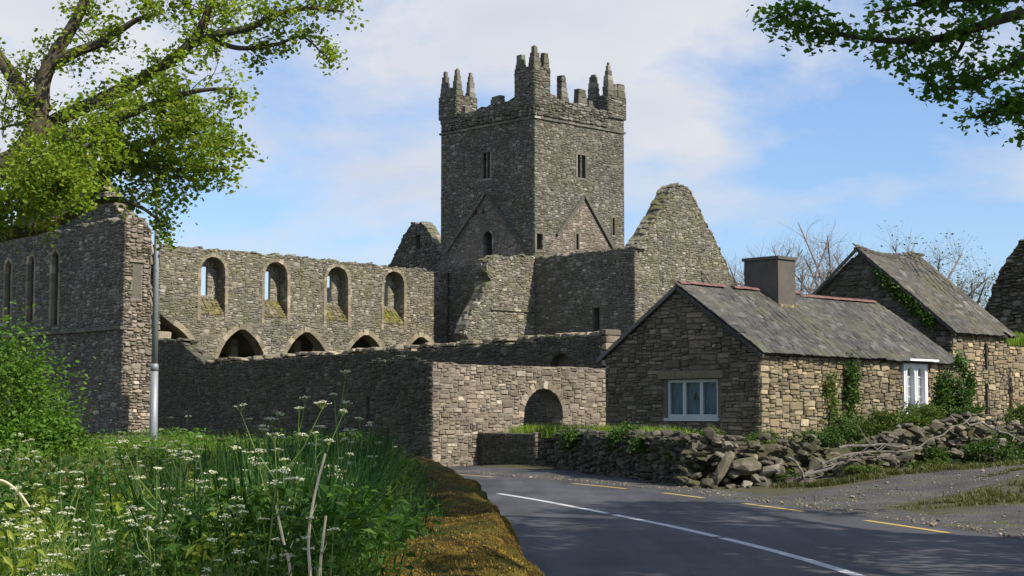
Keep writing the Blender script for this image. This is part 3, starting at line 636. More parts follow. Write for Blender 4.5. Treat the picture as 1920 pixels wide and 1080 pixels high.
def make_west_front():
    t = thing('west_front', (*ab(-28, 4), 0), 'shaded west front with three tall blind lancets and a sunlit broken south end', 'wall')
    fw = Frame(ab(-29, 0), N2, -E2)
    lan = [rounded(7.05, .38, 6.3, 10.3), rounded(9.75, .36, 6.6, 10.25), rounded(12.4, .36, 6.6, 10.2), rounded(15.2, .36, 6.6, 10.2)]
    outer = [(0, .2)] + ragged([(0, 11.3), (2.2, 11.5), (6, 11.3), (12, 11.7), (20, 11.5)], 3, .5, .14) + [(20, .2)]
    g_ = slab(fw, outer, lan, 0, -.5); slab(fw, [(0, .2), (0, 11.0), (20, 11.0), (20, .2)], [], -.502, -1.5, g_); obj('wall', g_.v, g_.f, 'mortar', t)
    stone_mesh('west_stonework', fw, layout(outer, lan, (.13, .23), (.18, .42), 31, .4), 'tower', t, .04, .016, 31)
    for i, l in enumerate(lan): arch_ring(fw, l, .2, t, 'dressed', 'window_surround', .05, .25, .45, seed=i)
    rn = random.Random(2); x = -.1
    while x < 18: w = rn.uniform(.5, .9); piece('string_course', SQUARE, rn.randrange(9), 'tower', t, fw.W(x + w / 2, 5.92, .03, w, .4, .18)); x += w
    # gable set back above the wall, mostly behind the oak
    fg = Frame(ab(-28.2, 0), N2, -E2)
    go = ragged([(1.0, 11.0), (2.6, 12.6), (4.2, 13.8), (5.4, 15.1), (7.2, 16.7), (8.5, 17.2), (10.4, 15.6), (13.5, 11.9), (14, 11.0)], 5, .5, .2)
    g_ = slab(fg, go, [], 0, -.8); ga = obj('gable', g_.v, g_.f, 'mortar', t); capstones(fg, go, .8, 'gate', ga, 9)
    stone_mesh('gable_stonework', fg, layout(go, [], (.16, .28), (.22, .55), 33), 'tower', ga, .06, .02, 33)
    capstones(fw, outer[1:-1], .6, 'tower', t, 10)
    # broken south end
    fs = Frame(ab(-29, -.002), E2, -N2)
    so_ = [(0, .2), (0, 11.2)] + ragged([(.1, 11.7), (.9, 11.5), (1.45, 10.9), (1.55, 9.6), (1.35, 8.6), (1.6, 7.2), (1.5, 5.6), (1.9, 5.3), (3.2, 5.35)], 6, .3, .1) + [(3.35, 5.2), (3.35, .2)]
    ho = [rect(.42, .98, 7.4, 9.25), rect(2.2, 2.85, .5, 2.35)]
    g_ = slab(fs, so_, ho, 0, -.5); slab(fs, [(.0, .3), (.0, 11.0), (1.35, 10.8), (1.3, 5.2), (1.3, .3)], [], -.502, -1.2, g_); bl = obj('south_end', g_.v, g_.f, 'mortar_lt', t)
    stone_mesh('end_stonework', fs, layout(so_, ho, (.14, .26), (.18, .45), 35), 'gate', bl, .09, .02, 35)
    fs2 = Frame(ab(-29, .5), E2, -N2); stone_mesh('niche_stonework', fs2, layout(rect(.4, 1.0, 7.3, 9.3), [], (.14, .22), (.2, .4), 36), 'nave', bl, .03, .02, 36)
    capstones(fs, so_[1:-2], .5, 'gate', bl, 11)
    for z in (9.33, 2.45): piece('lintel', SQUARE, 1, 'dressed', bl, fs.W(.7 if z > 5 else 2.52, z, -.05, .9, .3, .18))
    piece('loose_stone', BLOCK, 3, 'dressed', bl, fs.W(2.35, 5.6, -.2, .9, .5, .45))
make_west_front()
_f = Frame(ab(-29, -.6), E2, -N2); gs = thing('grave_slab', _f.p(2.45, .5), 'small pale leaning slab beside the low doorway behind the pole', 'gravestone')
piece('slab', SQUARE, 2, 'white', gs, _f.W(2.4, .95, .1, .32, .12, .75, .08)); piece('base', BLOCK, 2, 'dressed', gs, _f.W(2.4, .52, .1, .5, .3, .2))

def make_range():
    t = thing('west_range_wall', (*ab(-29, -18), 0), 'long low shaded stone wall running from the west front to the gateway', 'wall')
    fr = Frame(ab(-29.0, 0), -N2, -E2)
    ho = [rect(19.35, 19.8, .7, 2.3), rounded(30.5, .58, 2.7, 3.8)]
    tl = ragged([(3.0, 5.2), (5.2, 5.1), (6.2, 4.5), (7.2, 4.0), (14, 4.05), (20, 4.15), (26, 4.2), (32.5, 4.42)], 12, .4, .07)
    outer = [(3.0, 0)] + tl + [(32.5, 0)]
    g_ = slab(fr, outer, ho, 0, -.35); slab(fr, [(3.0, 0), (3.0, 4.9), (5.2, 4.8), (7.2, 3.8), (32.45, 4.0), (32.45, 0)], [], -.352, -.9, g_); obj('wall', g_.v, g_.f, 'mortar', t)
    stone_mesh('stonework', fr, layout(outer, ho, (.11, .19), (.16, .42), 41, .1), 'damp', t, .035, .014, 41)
    rn = random.Random(4)                                  # loose coping that catches the sun
    x = 7.0
    while x < 32:
        w = rn.uniform(.25, .6); z = 4.0 + .4 * (x - 7.2) / 25.3 + rn.uniform(-.02, .06)
        if rn.random() < .85: piece('coping_stone', BLOCK, rn.randrange(99), 'dressed', t, fr.W(x + w / 2, z + .05, -.25 + rn.uniform(-.06, .06), w, .5, rn.uniform(.1, .2), rn.gauss(0, .08), rn.gauss(0, .15)))
        if rn.random() < .85: piece('coping_stone', BLOCK, rn.randrange(99), 'dressed', t, fr.W(x + w / 2, z + .05, -.7 + rn.uniform(-.06, .06), w, .5, rn.uniform(.1, .25), rn.gauss(0, .08), rn.gauss(0, .15)))
        x += w
    z = 0
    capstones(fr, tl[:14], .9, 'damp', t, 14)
    while z < 4.5: h = rn.uniform(.2, .34); piece('quoin', BLOCK, rn.randrange(99), 'gate', t, fr.W(32.6, z + h / 2, -.4, .35, .85, h)); z += h
make_range()

def make_transept():
    t = thing('south_transept', (*ab(3, -5), 0), 'roofless transept with a shaded side wall and tall sunlit gable', 'building')
    fw = Frame(T0, -N2, -E2); L_ = 8.35
    ho = [rect(4.95, 5.5, 5.6, 8.0)]
    tl = ragged([(0.02, 11.35), (4, 11.4), (L_, 11.45)], 14, .4, .07)
    outer = [(0.02, .2)] + tl + [(L_, .2)]
    g_ = slab(fw, outer, ho, 0, -.9); obj('side_wall', g_.v, g_.f, 'mortar', t)
    stone_mesh('side_stonework', fw, layout(outer, ho, (.13, .22), (.18, .42), 51, 4), 'tower', t, .035, .014, 51)
    fs = Frame(ab(0, -L_ - .003), E2, -N2)
    go = [(0, .2), (0, 11.4)] + ragged([(.35, 11.75), (1.85, 13.3), (3.15, 15.0)], 15, .4, .04) + [(3.5, 15.35), (3.85, 15.55), (4.75, 15.55), (5.05, 15.35)] + ragged([(5.35, 15.1), (7.5, 12.35), (8.75, 10.9), (8.9, 10.4), (9.3, 10.2), (9.6, 9.4)], 16, .4, .08) + [(9.6, .2)]
    g_ = slab(fs, go, [], 0, -1.0); obj('gable_wall', g_.v, g_.f, 'mortar_lt', t)
    stone_mesh('gable_stonework', fs, layout(go, [], (.12, .21), (.16, .38), 52, 6), 'nave', t, .04, .015, 52)
    capstones(fs, go[1:-1], 1.0, 'nave', t, 5); capstones(fw, tl, .9, 'tower', t, 6)
    # remnant of the nave south wall beside the tower
    r = thing('nave_wall_stump', (*ab(-2.5, -.4), 0), 'sunlit broken wall stump at the foot of the tower', 'wall')
    fr = Frame(ab(0, -.004), E2, -N2)
    ro = [(-.02, .2), (-.02, 11.4)] + ragged([(-.1, 11.4), (-2, 11.3), (-4.0, 11.1), (-4.2, 10.4), (-3.8, 9.7), (-4.3, 9.2), (-4.5, 8.6), (-5.2, 7.9), (-5.7, 7.0), (-5.9, 6.5), (-5.6, 6.0), (-5.8, 5.0)], 17, .35, .08) + [(-5.8, .2)]
    g_ = slab(fr, ro[::-1], [pointed(-2.2, .9, 4.2, 5.6, .3), pointed(-.2, .01, 1, 1.2)][:1], 0, -.9); obj('wall', g_.v, g_.f, 'mortar_lt', r)
    stone_mesh('stonework', fr, layout(ro[::-1], [pointed(-2.2, .9, 4.2, 5.6, .3)], (.13, .22), (.17, .4), 53, 4), 'nave', r, .045, .015, 53)
    capstones(fr, ro[1:-1], .9, 'nave', r, 7)
    rn = random.Random(3)
    for x in np.arange(-3.6, -.2, .5): piece('ledge_stone', SQUARE, rn.randrange(9), 'nave', r, fr.W(x, 8.0, .04, .5, .2, .1))
    # cloister arcade fragments that peep over the range wall
    c = thing('cloister_arcade', (*ab(-6, -6), 0), 'low pinkish cloister arcade fragment behind the range wall', 'arcade')
    fc = Frame(ab(-9.0, -9), E2, -N2)
    o_ = [(0, .3), (0, 5.2), (.8, 5.35), (1.4, 5.15), (3.6, 5.6), (5.2, 5.9), (5.2, .3)]
    hh = [pointed(2.3, .75, 3.9, 5.05, 3.0), pointed(4.2, .75, 3.9, 5.3, 3.0)]
    g_ = slab(fc, o_, hh, 0, -.5); obj('wall', g_.v, g_.f, 'mortar_lt', c); stone_mesh('stonework', fc, layout(o_, hh, (.18, .3), (.3, .6), 54, 3), 'gate', c, .04, .02, 54)
    piece('pier', SQUARE, 1, 'gate', c, fc.W(3.25, 4.3, .25, .55, .5, 3.0))
    # north transept gable far behind the nave wall
    n = thing('north_transept_gable', (-7.4, 118, 0), 'dark mossy gable peak behind the nave wall beside the tower', 'gable')
    fn = Frame((-5.0, 116.2), N2, -E2)
    no = [(-1.6, 1)] + ragged([(-1.6, 12.2), (-.2, 12.9), (1.9, 15.3), (2.4, 15.75), (3.6, 15.75), (4.1, 15.3), (6.2, 12.8), (6.6, 12.2)], 18, .4, .1) + [(6.6, 1)]
    g_ = slab(fn, no, [rect(2.6, 3.1, 13.8, 14.9)], 0, -1.0); obj('wall', g_.v, g_.f, 'mortar', n); capstones(fn, no[1:-1], 1.0, 'tower', n, 12); stone_mesh('stonework', fn, layout(no, [rect(2.6, 3.1, 13.8, 14.9)], (.18, .3), (.25, .6), 55, 9), 'tower', n, .07, .02, 55)
    fb = Frame(ab(-3.4, 9.2), N2, -E2); g_ = slab(fb, rect(0, 9, .2, 10.3), [], 0, -.8); obj('side_wall', g_.v, g_.f, 'tower', n)
make_transept()

# ------------------------------------------------------------------ gateway, low walls
G0 = (-2.34, 47.02)
def make_gate():
    t = thing('gateway_wall', (*G0, 0), 'sunlit stone gateway wall with a round arched opening beside the road', 'wall')
    fr = Frame(G0, E2, -N2)
    ho = [rounded(4.6, .88, .2, 2.42)]
    tl = ragged([(0, 3.12), (3, 3.08), (7.65, 3.1)], 19, .35, .035); outer = [(0, -.1)] + tl + [(7.65, -.1)]
    g_ = slab(fr, outer, ho, 0, -.7); obj('wall', g_.v, g_.f, 'mortar_lt', t)
    stone_objs('stone', fr, layout(outer, ho, (.10, .18), (.16, .46), 61), 'gate', t, .035, .016, 61)
    fw = Frame(G0, N2, -E2); ow = [(.0, -.1), (0, 3.1)] + ragged([(.1, 3.1), (1.2, 3.35), (2.9, 3.2)], 20, .4, .06) + [(2.9, -.1)]
    fw2 = Frame((G0[0] + N2.x * .702, G0[1] + N2.y * .702), N2, -E2)
    g_ = slab(fw2, [(0, -.1), (0, 3.1), (2.2, 3.2), (2.2, -.1)], [], 0, -.6); sw = obj('side_wall', g_.v, g_.f, 'mortar', t)
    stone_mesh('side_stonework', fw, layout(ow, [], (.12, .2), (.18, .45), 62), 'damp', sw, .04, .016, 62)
    arch_ring(fr, rounded(4.6, .88, 1.5, 2.42), .24, t, 'gate', 'voussoir', .05, .3, .17, seed=4)
    fj = Frame((G0[0] + E2.x * 5.48, G0[1] + E2.y * 5.48), N2, -E2); stone_mesh('jamb_stonework', fj, layout(rect(.05, .68, .2, 1.7), [], (.12, .2), (.2, .4), 63), 'gate', t, .03, .016, 63)
    i_ = thing('inner_step_wall', (*ab(3.2, 3, G0), 0), 'small lit stone block inside the gateway arch', 'wall')
    fi = Frame(ab(4.2, 1.9, G0), E2, -N2); g_ = slab(fi, rect(-.6, 1.15, 0, 1.6), [], 0, -.4); obj('wall', g_.v, g_.f, 'mortar_lt', i_)
    stone_objs('stone', fi, layout(rect(-.6, 1.15, 0, 1.6), [], (.13, .2), (.2, .45), 64), 'gate', i_, .03, .016, 64)
    fk = Frame(ab(2.5, 5.2, G0), E2, -N2)
    k_ = thing('courtyard_wall', fk.p(2, 0), 'dim stone wall glimpsed through the gateway arch', 'wall'); g_ = slab(fk, rect(.9, 6.2, 0, 2.9), [], 0, -.5); obj('wall', g_.v, g_.f, 'mortar', k_)
    stone_mesh('stonework', fk, layout(rect(.9, 6.2, .3, 2.9), [], (.13, .22), (.2, .5), 65), 'rubble', k_, .05, .02, 65)
    # low wall standing out from the gateway
    l = thing('low_wall', (-.2, 47.4, 0), 'low dark wall with a sunlit end standing out from the gateway', 'wall')
    L0 = ab(1.81, -.01, G0); fl = Frame(L0, -N2, -E2); g_ = slab(fl, [(0, -.1), (0, 1.05), (2.45, 1.04), (2.45, -.1)], [], 0, -.85); obj('wall', g_.v, g_.f, 'mortar', l)
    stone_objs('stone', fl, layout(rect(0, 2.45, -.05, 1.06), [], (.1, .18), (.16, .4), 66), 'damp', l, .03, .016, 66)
    fe = Frame(ab(1.81, -2.462, G0), E2, -N2); stone_objs('stone', fe, layout(rect(-.02, .86, -.05, 1.06), [], (.12, .24), (.18, .42), 67), 'gate', l, .04, .016, 67)
make_gate()

def make_field_wall():
    t = thing('field_wall', (2.6, 40, 0), 'dark earthy drystone wall hung with ivy between low wall and rubble', 'wall')
    path = [Vector((1.2, 44.6, 0)), Vector((2.1, 41.5, 0)), Vector((3.0, 38.6, 0)), Vector((4.0, 35.9, 0))]
    g_ = Geo(); rn = random.Random(8); it = []
    for i in range(3):
        d = path[i + 1] - path[i]; L_ = d.length; n = Vector((d.y, -d.x, 0)).normalized() * 1.0
        fr = Frame(path[i], d, -n if n.x > 0 else n)
        slab(fr, [(-.05, -.1), (-.05, 1.0), (L_ + .05, 1.02), (L_ + .05, -.1)], [], 0, -.55, g_)
        for (s, z, w, h) in layout(rect(0, L_, -.05, 1.08), [], (.1, .2), (.18, .5), 80 + i):
            it.append((rn.randrange(99), fr.W(s, z, rn.uniform(-.05, .03), w * 1.04, .3, h * 1.0, rn.gauss(0, .06), rn.gauss(0, .06), rn.gauss(0, .06))))
        for k in range(int(L_ / .3)):
            it.append((rn.randrange(99), fr.W(k * .3 + .15, 1.08 + rn.uniform(-.04, .06), -.15, rn.uniform(.25, .45), .35, rn.uniform(.14, .26), rn.gauss(0, .15), rn.gauss(0, .3))))
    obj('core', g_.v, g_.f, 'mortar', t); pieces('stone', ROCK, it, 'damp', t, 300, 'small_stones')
make_field_wall()

def make_rubble():
    t = thing('rubble_wall', (7.5, 35.8, 0), 'tumbled drystone wall of loose rubble in front of the cottage', 'wall')
    rn = random.Random(21); it = []
    pth = catmull([(3.9, 35.7), (5.2, 35.2), (6.5, 35.4), (8.3, 36.2), (11.5, 37.2), (15.5, 38.6), (22, 41)], 10)
    seg = np.concatenate([[0], np.cumsum(np.linalg.norm(np.diff(pth, axis=0), axis=1))]); Lt = seg[-1]
    def hgt(l): return .95 + .18 * math.sin(l * 1.1) + .12 * math.sin(l * 2.7 + 1) - .28 * math.exp(-((l - 3.6) / .8) ** 2)
    l = 0; core = Geo(); cp = []
    n = 980
    for i in range(n):
        l = Lt * (i / n) ** 1.15; x = np.interp(l, seg, pth[:, 0]); y = np.interp(l, seg, pth[:, 1]); z0 = gz1(x, y)
        h = hgt(l); u = rn.random(); z = z0 + h * u; wd = .55 * (1 - .55 * u) + (.25 if l < 5 else 0) * (1 - u)
        off = -wd * rn.uniform(.35, 1.0); dx = np.interp(l + .1, seg, pth[:, 0]) - x; dy = np.interp(l + .1, seg, pth[:, 1]) - y; q = math.hypot(dx, dy) or 1
        px, py = x + dy / q * -off, y - dx / q * -off
        s = rn.uniform(.09, .24) * (1.25 if u < .4 else 1) * (1.25 if rn.random() < .15 else 1)
        W = Matrix.Translation((px, py, z)) @ Matrix.Rotation(math.atan2(dy, dx) + rn.gauss(0, .5), 4, 'Z') @ Matrix.Rotation(rn.gauss(0, .22), 4, 'Y') @ Matrix.Rotation(rn.gauss(0, .22), 4, 'X') @ Matrix.Diagonal((s * rn.uniform(1.0, 1.9), s * rn.uniform(.9, 1.4), s * rn.uniform(.45, .85), 1))
        it.append((rn.randrange(99), W))
    for (x, y, z, sx, sy, sz, ry, rz) in [(4.55, 34.75, .45, .30, .35, 1.05, .65, .2), (5.05, 34.65, .5, .75, .5, .42, -.1, .3), (5.35, 34.6, .18, .6, .5, .3, .05, .1), (5.75, 34.7, .38, .3, .3, .62, .25, .5), (6.25, 34.5, .12, .9, .6, .32, .1, .2),
                                          (7.25, 34.7, .3, .75, .5, .55, -.35, 0), (4.35, 35.2, 1.1, .3, .3, .5, -.4, .2), (4.9, 35.3, 1.08, .55, .4, .14, .05, .1), (6.6, 34.9, .45, .5, .4, .5, .2, .4), (4.2, 34.5, .12, .45, .4, .25, .1, .4), (5.0, 34.3, .1, .35, .3, .2, .1, 1.0), (3.95, 34.9, .1, .4, .3, .22, .2, 0)]:
        it.append((rn.randrange(99), Matrix.Translation((x, y, z)) @ Matrix.Rotation(rz, 4, 'Z') @ Matrix.Rotation(ry, 4, 'Y') @ Matrix.Diagonal((sx, sy, sz, 1))))
    for i in range(40):
        x = rn.uniform(3.6, 9); y = 34.5 - rn.uniform(0, .5) + max(0, (x - 6.5)) * .25; s = rn.uniform(.06, .16); it.append((rn.randrange(99), Matrix.Translation((x, y, gz1(x, y) + s * .25)) @ Matrix.Rotation(rn.uniform(0, 3), 4, 'Z') @ Matrix.Diagonal((s * 1.4, s, s * .7, 1))))
    for i in range(30):
        l = Lt * i / 29; x = np.interp(l, seg, pth[:, 0]); y = np.interp(l, seg, pth[:, 1]); cp.append((x, y + .35, gz1(x, y + .35) + hgt(l) * .38))
    core.tube(cp, [.42] * 30, 8); obj('earth_core', core.v, core.f, 'soil', t)
    pieces('stone', ROCK, it, 'rubble', t, 300, 'small_stones')
    # dead branches lying over it
    for k, pts in enumerate([[(6.2, 34.3, .35), (7.2, 34.5, .62), (8.6, 34.9, .85), (9.6, 35.3, 1.25), (10.2, 35.6, 1.55)], [(6.0, 34.2, .2), (6.8, 34.3, .5), (7.6, 34.5, .66), (8.3, 34.6, .7)], [(6.5, 34.2, .55), (7.3, 34.3, .78), (8.4, 34.7, .8)], [(5.9, 34.3, .7), (6.15, 34.2, .4), (6.3, 34.1, .1)], [(7.0, 34.4, .9), (8.0, 34.6, .95), (8.9, 34.9, .9)], [(10.2, 36.1, 1.45), (11.0, 36.2, 1.25), (11.6, 36.2, .95)]]):
        g_ = Geo(); rr = random.Random(k); P_ = [Vector(p) + Vector((rr.gauss(0, .03), rr.gauss(0, .03), rr.gauss(0, .03))) for p in catmull(pts, 4)]
        g_.tube(P_, list(np.linspace(.036, .010, len(P_))), 6)
        for q in range(5):
            i = rr.randrange(3, len(P_) - 2); d = Vector((rr.uniform(-.5, .8), rr.uniform(-.3, .1), rr.uniform(-.3, .5))); g_.tube([P_[i], P_[i] + d * .35, P_[i] + d * .8 + Vector((0, 0, .05))], [.018, .012, .005], 5)
        lab = ['longest pale dead branch slanting up across the rubble wall', 'dead branch lying low at the foot of the rubble', 'bare grey branch on the middle of the rubble heap', 'short dead stick leaning steeply on the rubble', 'thin dead branch along the top of the rubble', 'short dead branch on the right part of the rubble wall'][k]
        top('dead_branch', g_.v, g_.f, 'deadwood', tuple(P_[0]), lab, 'branch', 'dead branches on the rubble wall')
make_rubble()
# ------------------------------------------------------------------ cottage and barn
K0 = (6.51, 42.0)
def roof_items(O3, dvec, down, L_, slope_len, w, exp_, seed, lift=0.0, sag=None, skipf=None):
    # slates laid in courses from eave to ridge; O3 = ridge start, dvec along ridge, down = unit vector down the slope
    rn = random.Random(seed); it = []; nrm = dvec.cross(-down).normalized()
    if nrm.z < 0: nrm = -nrm
    k = int(slope_len / exp_)
    for r in range(k + 1):
        dist = slope_len - r * exp_ + .03
        x = -.05 - (w / 2 if r % 2 else 0)
        while x < L_:
            ww = w * rn.uniform(.8, 1.2); xa = max(x, -.05); xb = min(x + ww, L_); x += ww
            if xb - xa < .06: continue
            if rn.random() < .018: continue
            c = O3 + dvec * ((xa + xb) / 2) + down * (dist - .17 + rn.uniform(-.015, .015)) + nrm * (.035 + lift + rn.uniform(0, .012))
            if sag: c = c + Vector((0, 0, sag((xa + xb) / 2, dist)))
            m = Matrix((dvec, -down, nrm)).transposed().to_4x4()
            it.append((rn.randrange(99), Matrix.Translation(c) @ m @ Matrix.Rotation(rn.gauss(0, .04 if rn.random() > .06 else .2), 4, 'Z') @ Matrix.Rotation(.055 + rn.gauss(0, .018), 4, 'X') @ Matrix.Rotation(rn.gauss(0, .016), 4, 'Y') @ Matrix.Diagonal((xb - xa - .012, .36, .022, 1))))
    return it
def slate_pieces(items, mat, parent):
    items = sorted(items, key=lambda q: q[1].translation.length)
    for k, W in items[:300]: piece('slate', SLATE, k, mat, parent, W)
    if len(items) > 300: joined('upper_slates', SLATE, items[300:], mat, parent)
def roof_board(fr_pts, th, mat, name, parent):
    q = [Vector(p) for p in fr_pts]; g_ = Geo(); g_.add(q + [p - Vector((0, 0, th)) for p in q], [(0, 1, 2, 3), (7, 6, 5, 4), (0, 4, 5, 1), (1, 5, 6, 2), (2, 6, 7, 3), (3, 7, 4, 0)]); return obj(name, g_.v, g_.f, mat, parent)
def make_cottage():
    t = thing('cottage', (*ab(4.7, 2.7, K0), .4), 'low stone cottage with grey slate roof, rendered chimney and white windows', 'cottage')
    fw = Frame(K0, N2, -E2); fs = Frame(K0, E2, -N2); LW, LS = 5.5, 9.6; ze = 3.22; zr = 5.04
    wh = [rect(1.42, 3.22, 1.5, 2.55)]; whs = [rect(1.34, 3.3, 1.38, 2.8)]; sh = [rect(6.72, 7.95, 1.7, 3.14)]
    wo = [(0, .1), (0, ze - .02), (LW / 2, zr), (LW, ze - .02), (LW, .1)]
    g_ = slab(fw, [(.5, .1), (.5, ze + .2)] + wo[2:], wh, 0, -.5); slab(fs, rect(0, LS, .1, ze - .02), sh, 0, -.5, g_)
    fn = Frame(ab(.5, LW, K0), E2, N2); slab(fn, rect(0, LS - .5, .1, ze - .02), [], 0, -.5, g_)
    fe = Frame(ab(LS, .5, K0), N2, E2); slab(fe, [(0, .1), (0, ze + .2), (2.25, zr), (4.5, ze + .2), (4.5, .1)], [], 0, -.5, g_)
    obj('wall', g_.v, g_.f, 'mortar', t)
    rn = random.Random(77)
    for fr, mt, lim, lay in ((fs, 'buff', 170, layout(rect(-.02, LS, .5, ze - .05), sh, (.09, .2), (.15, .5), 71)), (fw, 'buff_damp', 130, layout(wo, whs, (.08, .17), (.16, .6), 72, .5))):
        stones = []
        for (s, z, w, h) in lay:
            stones.append((rn.randrange(99), fr.W(s, z, .06 * rn.uniform(.4, 1.3) - .1, w - .012, .2, h - .01, rn.gauss(0, .03), rn.gauss(0, .04), rn.gauss(0, .04))))
        pieces('stone', BLOCK, stones, mt, t, lim, 'small_stonework')
    # quoins
    # roof
    pr = .665; hw = LW / 2
    def rp(a, b, lift=0): return Vector((*ab(a, b, K0), 5.12 + lift - pr * abs(b - hw)))
    down = (rp(0, -.2) - rp(0, hw)).normalized(); sl_len = (rp(0, -.2) - rp(0, hw)).length
    for a0, a1, lf in ((-.12, 5.62, .05), (5.62, 9.75, -.02)):
        rb = roof_board([rp(a0, -.17, lf), rp(a1, -.17, lf), rp(a1, hw, lf), rp(a0, hw, lf)], .07, 'dark', 'roof_boards', t)
        roof_board([rp(a0, LW + .17, lf), rp(a1, LW + .17, lf), rp(a1, hw + .001, lf), rp(a0, hw + .001, lf)][::-1], .07, 'slate', 'back_roof', t)
    ro = t
    sag = lambda x, d_: -.04 * math.sin(x * 1.1) * math.sin(d_ * .9) - .03 * math.sin(x * .45)
    skipf = lambda x, d_: False
    it = roof_items(rp(-.12, hw, .05), E2, down, 5.72, sl_len, .27, .2, 81, 0, sag) + roof_items(rp(5.62, hw, -.02), E2, down, 4.13, sl_len, .27, .2, 82, 0, sag)
    slate_pieces(it, 'slate', t)
    rn2 = random.Random(12)                                   # crooked slates of the joint between the two roofs
    for k in range(22):
        d_ = .15 + k * .155; c = rp(5.55 + rn2.uniform(-.08, .08), hw, .09) + down * d_; m = Matrix((E2, -down, E2.cross(-down))).transposed().to_4x4()
        piece('joint_slate', SLATE, k, 'slate', t, Matrix.Translation(c) @ m @ Matrix.Rotation(rn2.gauss(0, .25), 4, 'Z') @ Matrix.Rotation(.1, 4, 'X') @ Matrix.Diagonal((.26, .24, .02, 1)))
    # ridge tiles
    a = -.05; k = 0
    while a < 9.6:
        if 3.55 < a + .2 < 4.5 or a > 9.4 or rn2.random() < .12: a += .4; continue
        lf = .05 if a < 5.5 else -.02; p0 = rp(a, hw, lf + .02 + rn2.uniform(-.01, .01)); pts = []; f = []
        for e_ in (0, .39):
            for j in range(7):
                th = math.pi * (j / 6) * .7 + math.pi * .15; pts.append(p0 + E2 * e_ + N2 * (.15 * math.cos(th)) + UP * (.15 * math.sin(th) - .06))
        for j in range(6): f.append((j, j + 1, 8 + j, 7 + j))
        f.append(tuple(range(7))); f.append(tuple(range(13, 6, -1)))
        obj('ridge_tile', pts, f, 'redtile', t, kind=None); a += .4; k += 1
    # gable verge
    for b0, b1 in ((-.2, hw), (hw, LW + .2)):
        q = [rp(-.16, b0, .03), rp(-.16, b1, .03), rp(-.08, b1, .03), rp(-.08, b0, .03)]
        if b0 > 0: q = q[::-1]
        roof_board(q, .12, 'slate', 'verge', t)
    # chimney
    fc = Frame(ab(3.6, 2.05, K0), E2, -N2); g_ = slab(fc, rect(0, .82, 4.3, 6.08), [], 0, -1.22); ch = obj('chimney', g_.v, g_.f, 'render', t)
    fcap = Frame(ab(3.55, 2.0, K0), E2, -N2); g_ = slab(fcap, rect(0, .92, 6.081, 6.17), [], 0, -1.32); obj('chimney_cap', g_.v, g_.f, 'render', ch)
    rn3 = random.Random(5)
    for k in range(9): piece('flashing_stone', BLOCK, k, 'buff', ch, Matrix.Translation(rp(3.6 + k * .1, 2.0 - .05 * rn3.random(), .12)) @ Matrix.Rotation(R(44), 4, 'Z') @ Matrix.Diagonal((.14, .12, .1, 1)))
    # gable window: frame, two mullions, panes with curtains behind
    def bar(fr, s0, s1, z0, z1, o0, o1, nm, par, mat='white'):
        g_ = slab(fr, rect(s0, s1, z0, z1), [], o0, o1); return obj(nm, g_.v, g_.f, mat, par)
    w = obj('window', *(lambda q: (q.v, q.f))(slab(fw, rect(1.42, 3.22, 1.5, 2.55), [rect(1.50, 1.98, 1.6, 2.47), rect(2.08, 2.58, 1.6, 2.47), rect(2.68, 3.14, 1.6, 2.47)], -.05, -.16)), 'white_old', t)
    for s0, s1 in ((1.5, 1.98), (2.08, 2.58), (2.68, 3.14)):
        bar(fw, s0, s1, 1.6, 2.47, -.1, -.106, 'pane', w, 'glass')
        m = (s0 + s1) / 2; v = []; f = []                       # pleated curtain
        for i in range(25): s_ = s0 - .04 + (s1 - s0 + .08) * i / 24; v += [fw.p(s_, 1.56, -.24 + .03 * math.sin(i * 1.7)), fw.p(s_, 2.5, -.24 + .02 * math.sin(i * 1.7))]
        f = [(2 * i, 2 * i + 2, 2 * i + 3, 2 * i + 1) for i in range(24)]; obj('curtain', v, f, 'curtain', w)
    g_ = Geo(); g_.tube([fw.p(2.33, 2.0, -.17), fw.p(2.33, 2.18, -.17)], [.07, .03], 8); obj('ornament', g_.v, g_.f, 'dark', w)
    bar(fw, 1.36, 3.28, 1.42, 1.498, .07, -.14, 'window_sill', w, 'white_old')
    piece('lintel', SQUARE, 2, 'buff', t, fw.W(2.32, 2.68, -.05, 2.3, .3, .22))
    # double arched window under the eave
    l1 = rounded(7.03, .2, 1.82, 3.0, 5); l2 = rounded(7.60, .2, 1.82, 3.0, 5)
    w2 = obj('arched_window', *(lambda q: (q.v, q.f))(slab(fs, rect(6.7, 7.97, 1.68, 3.15), [l1, l2], .10, -.08)), 'white', t)
    for l in (l1, l2):
        g_ = slab(fs, l, [], -.04, -.046); obj('pane', g_.v, g_.f, 'palewin', w2)
        c = (l[0][0] + l[-1][0]) / 2; bar(fs, c - .012, c + .012, 1.82, 2.98, -.02, -.039, 'glazing_bar', w2)
        for z in (2.1, 2.4, 2.68): bar(fs, c - .2, c + .2, z, z + .022, -.018, -.037, 'glazing_bar', w2)
        g_ = Geo(); fo = [(x, z) for x, z in l]; ins = [(c + (x - c) * 1.22, 1.82 + (z - 1.82) * 1.05) for x, z in fo]
        slab(fs, ins, [[(x, z + .0001) for x, z in fo]], .125, .101, g_); obj('arch_moulding', g_.v, g_.f, 'white', w2)
    bar(fs, 6.55, 8.1, 3.151, 3.21, .42, -.05, 'hood', w2); bar(fs, 6.62, 8.05, 1.60, 1.679, .16, -.05, 'window_sill', w2)
make_cottage()

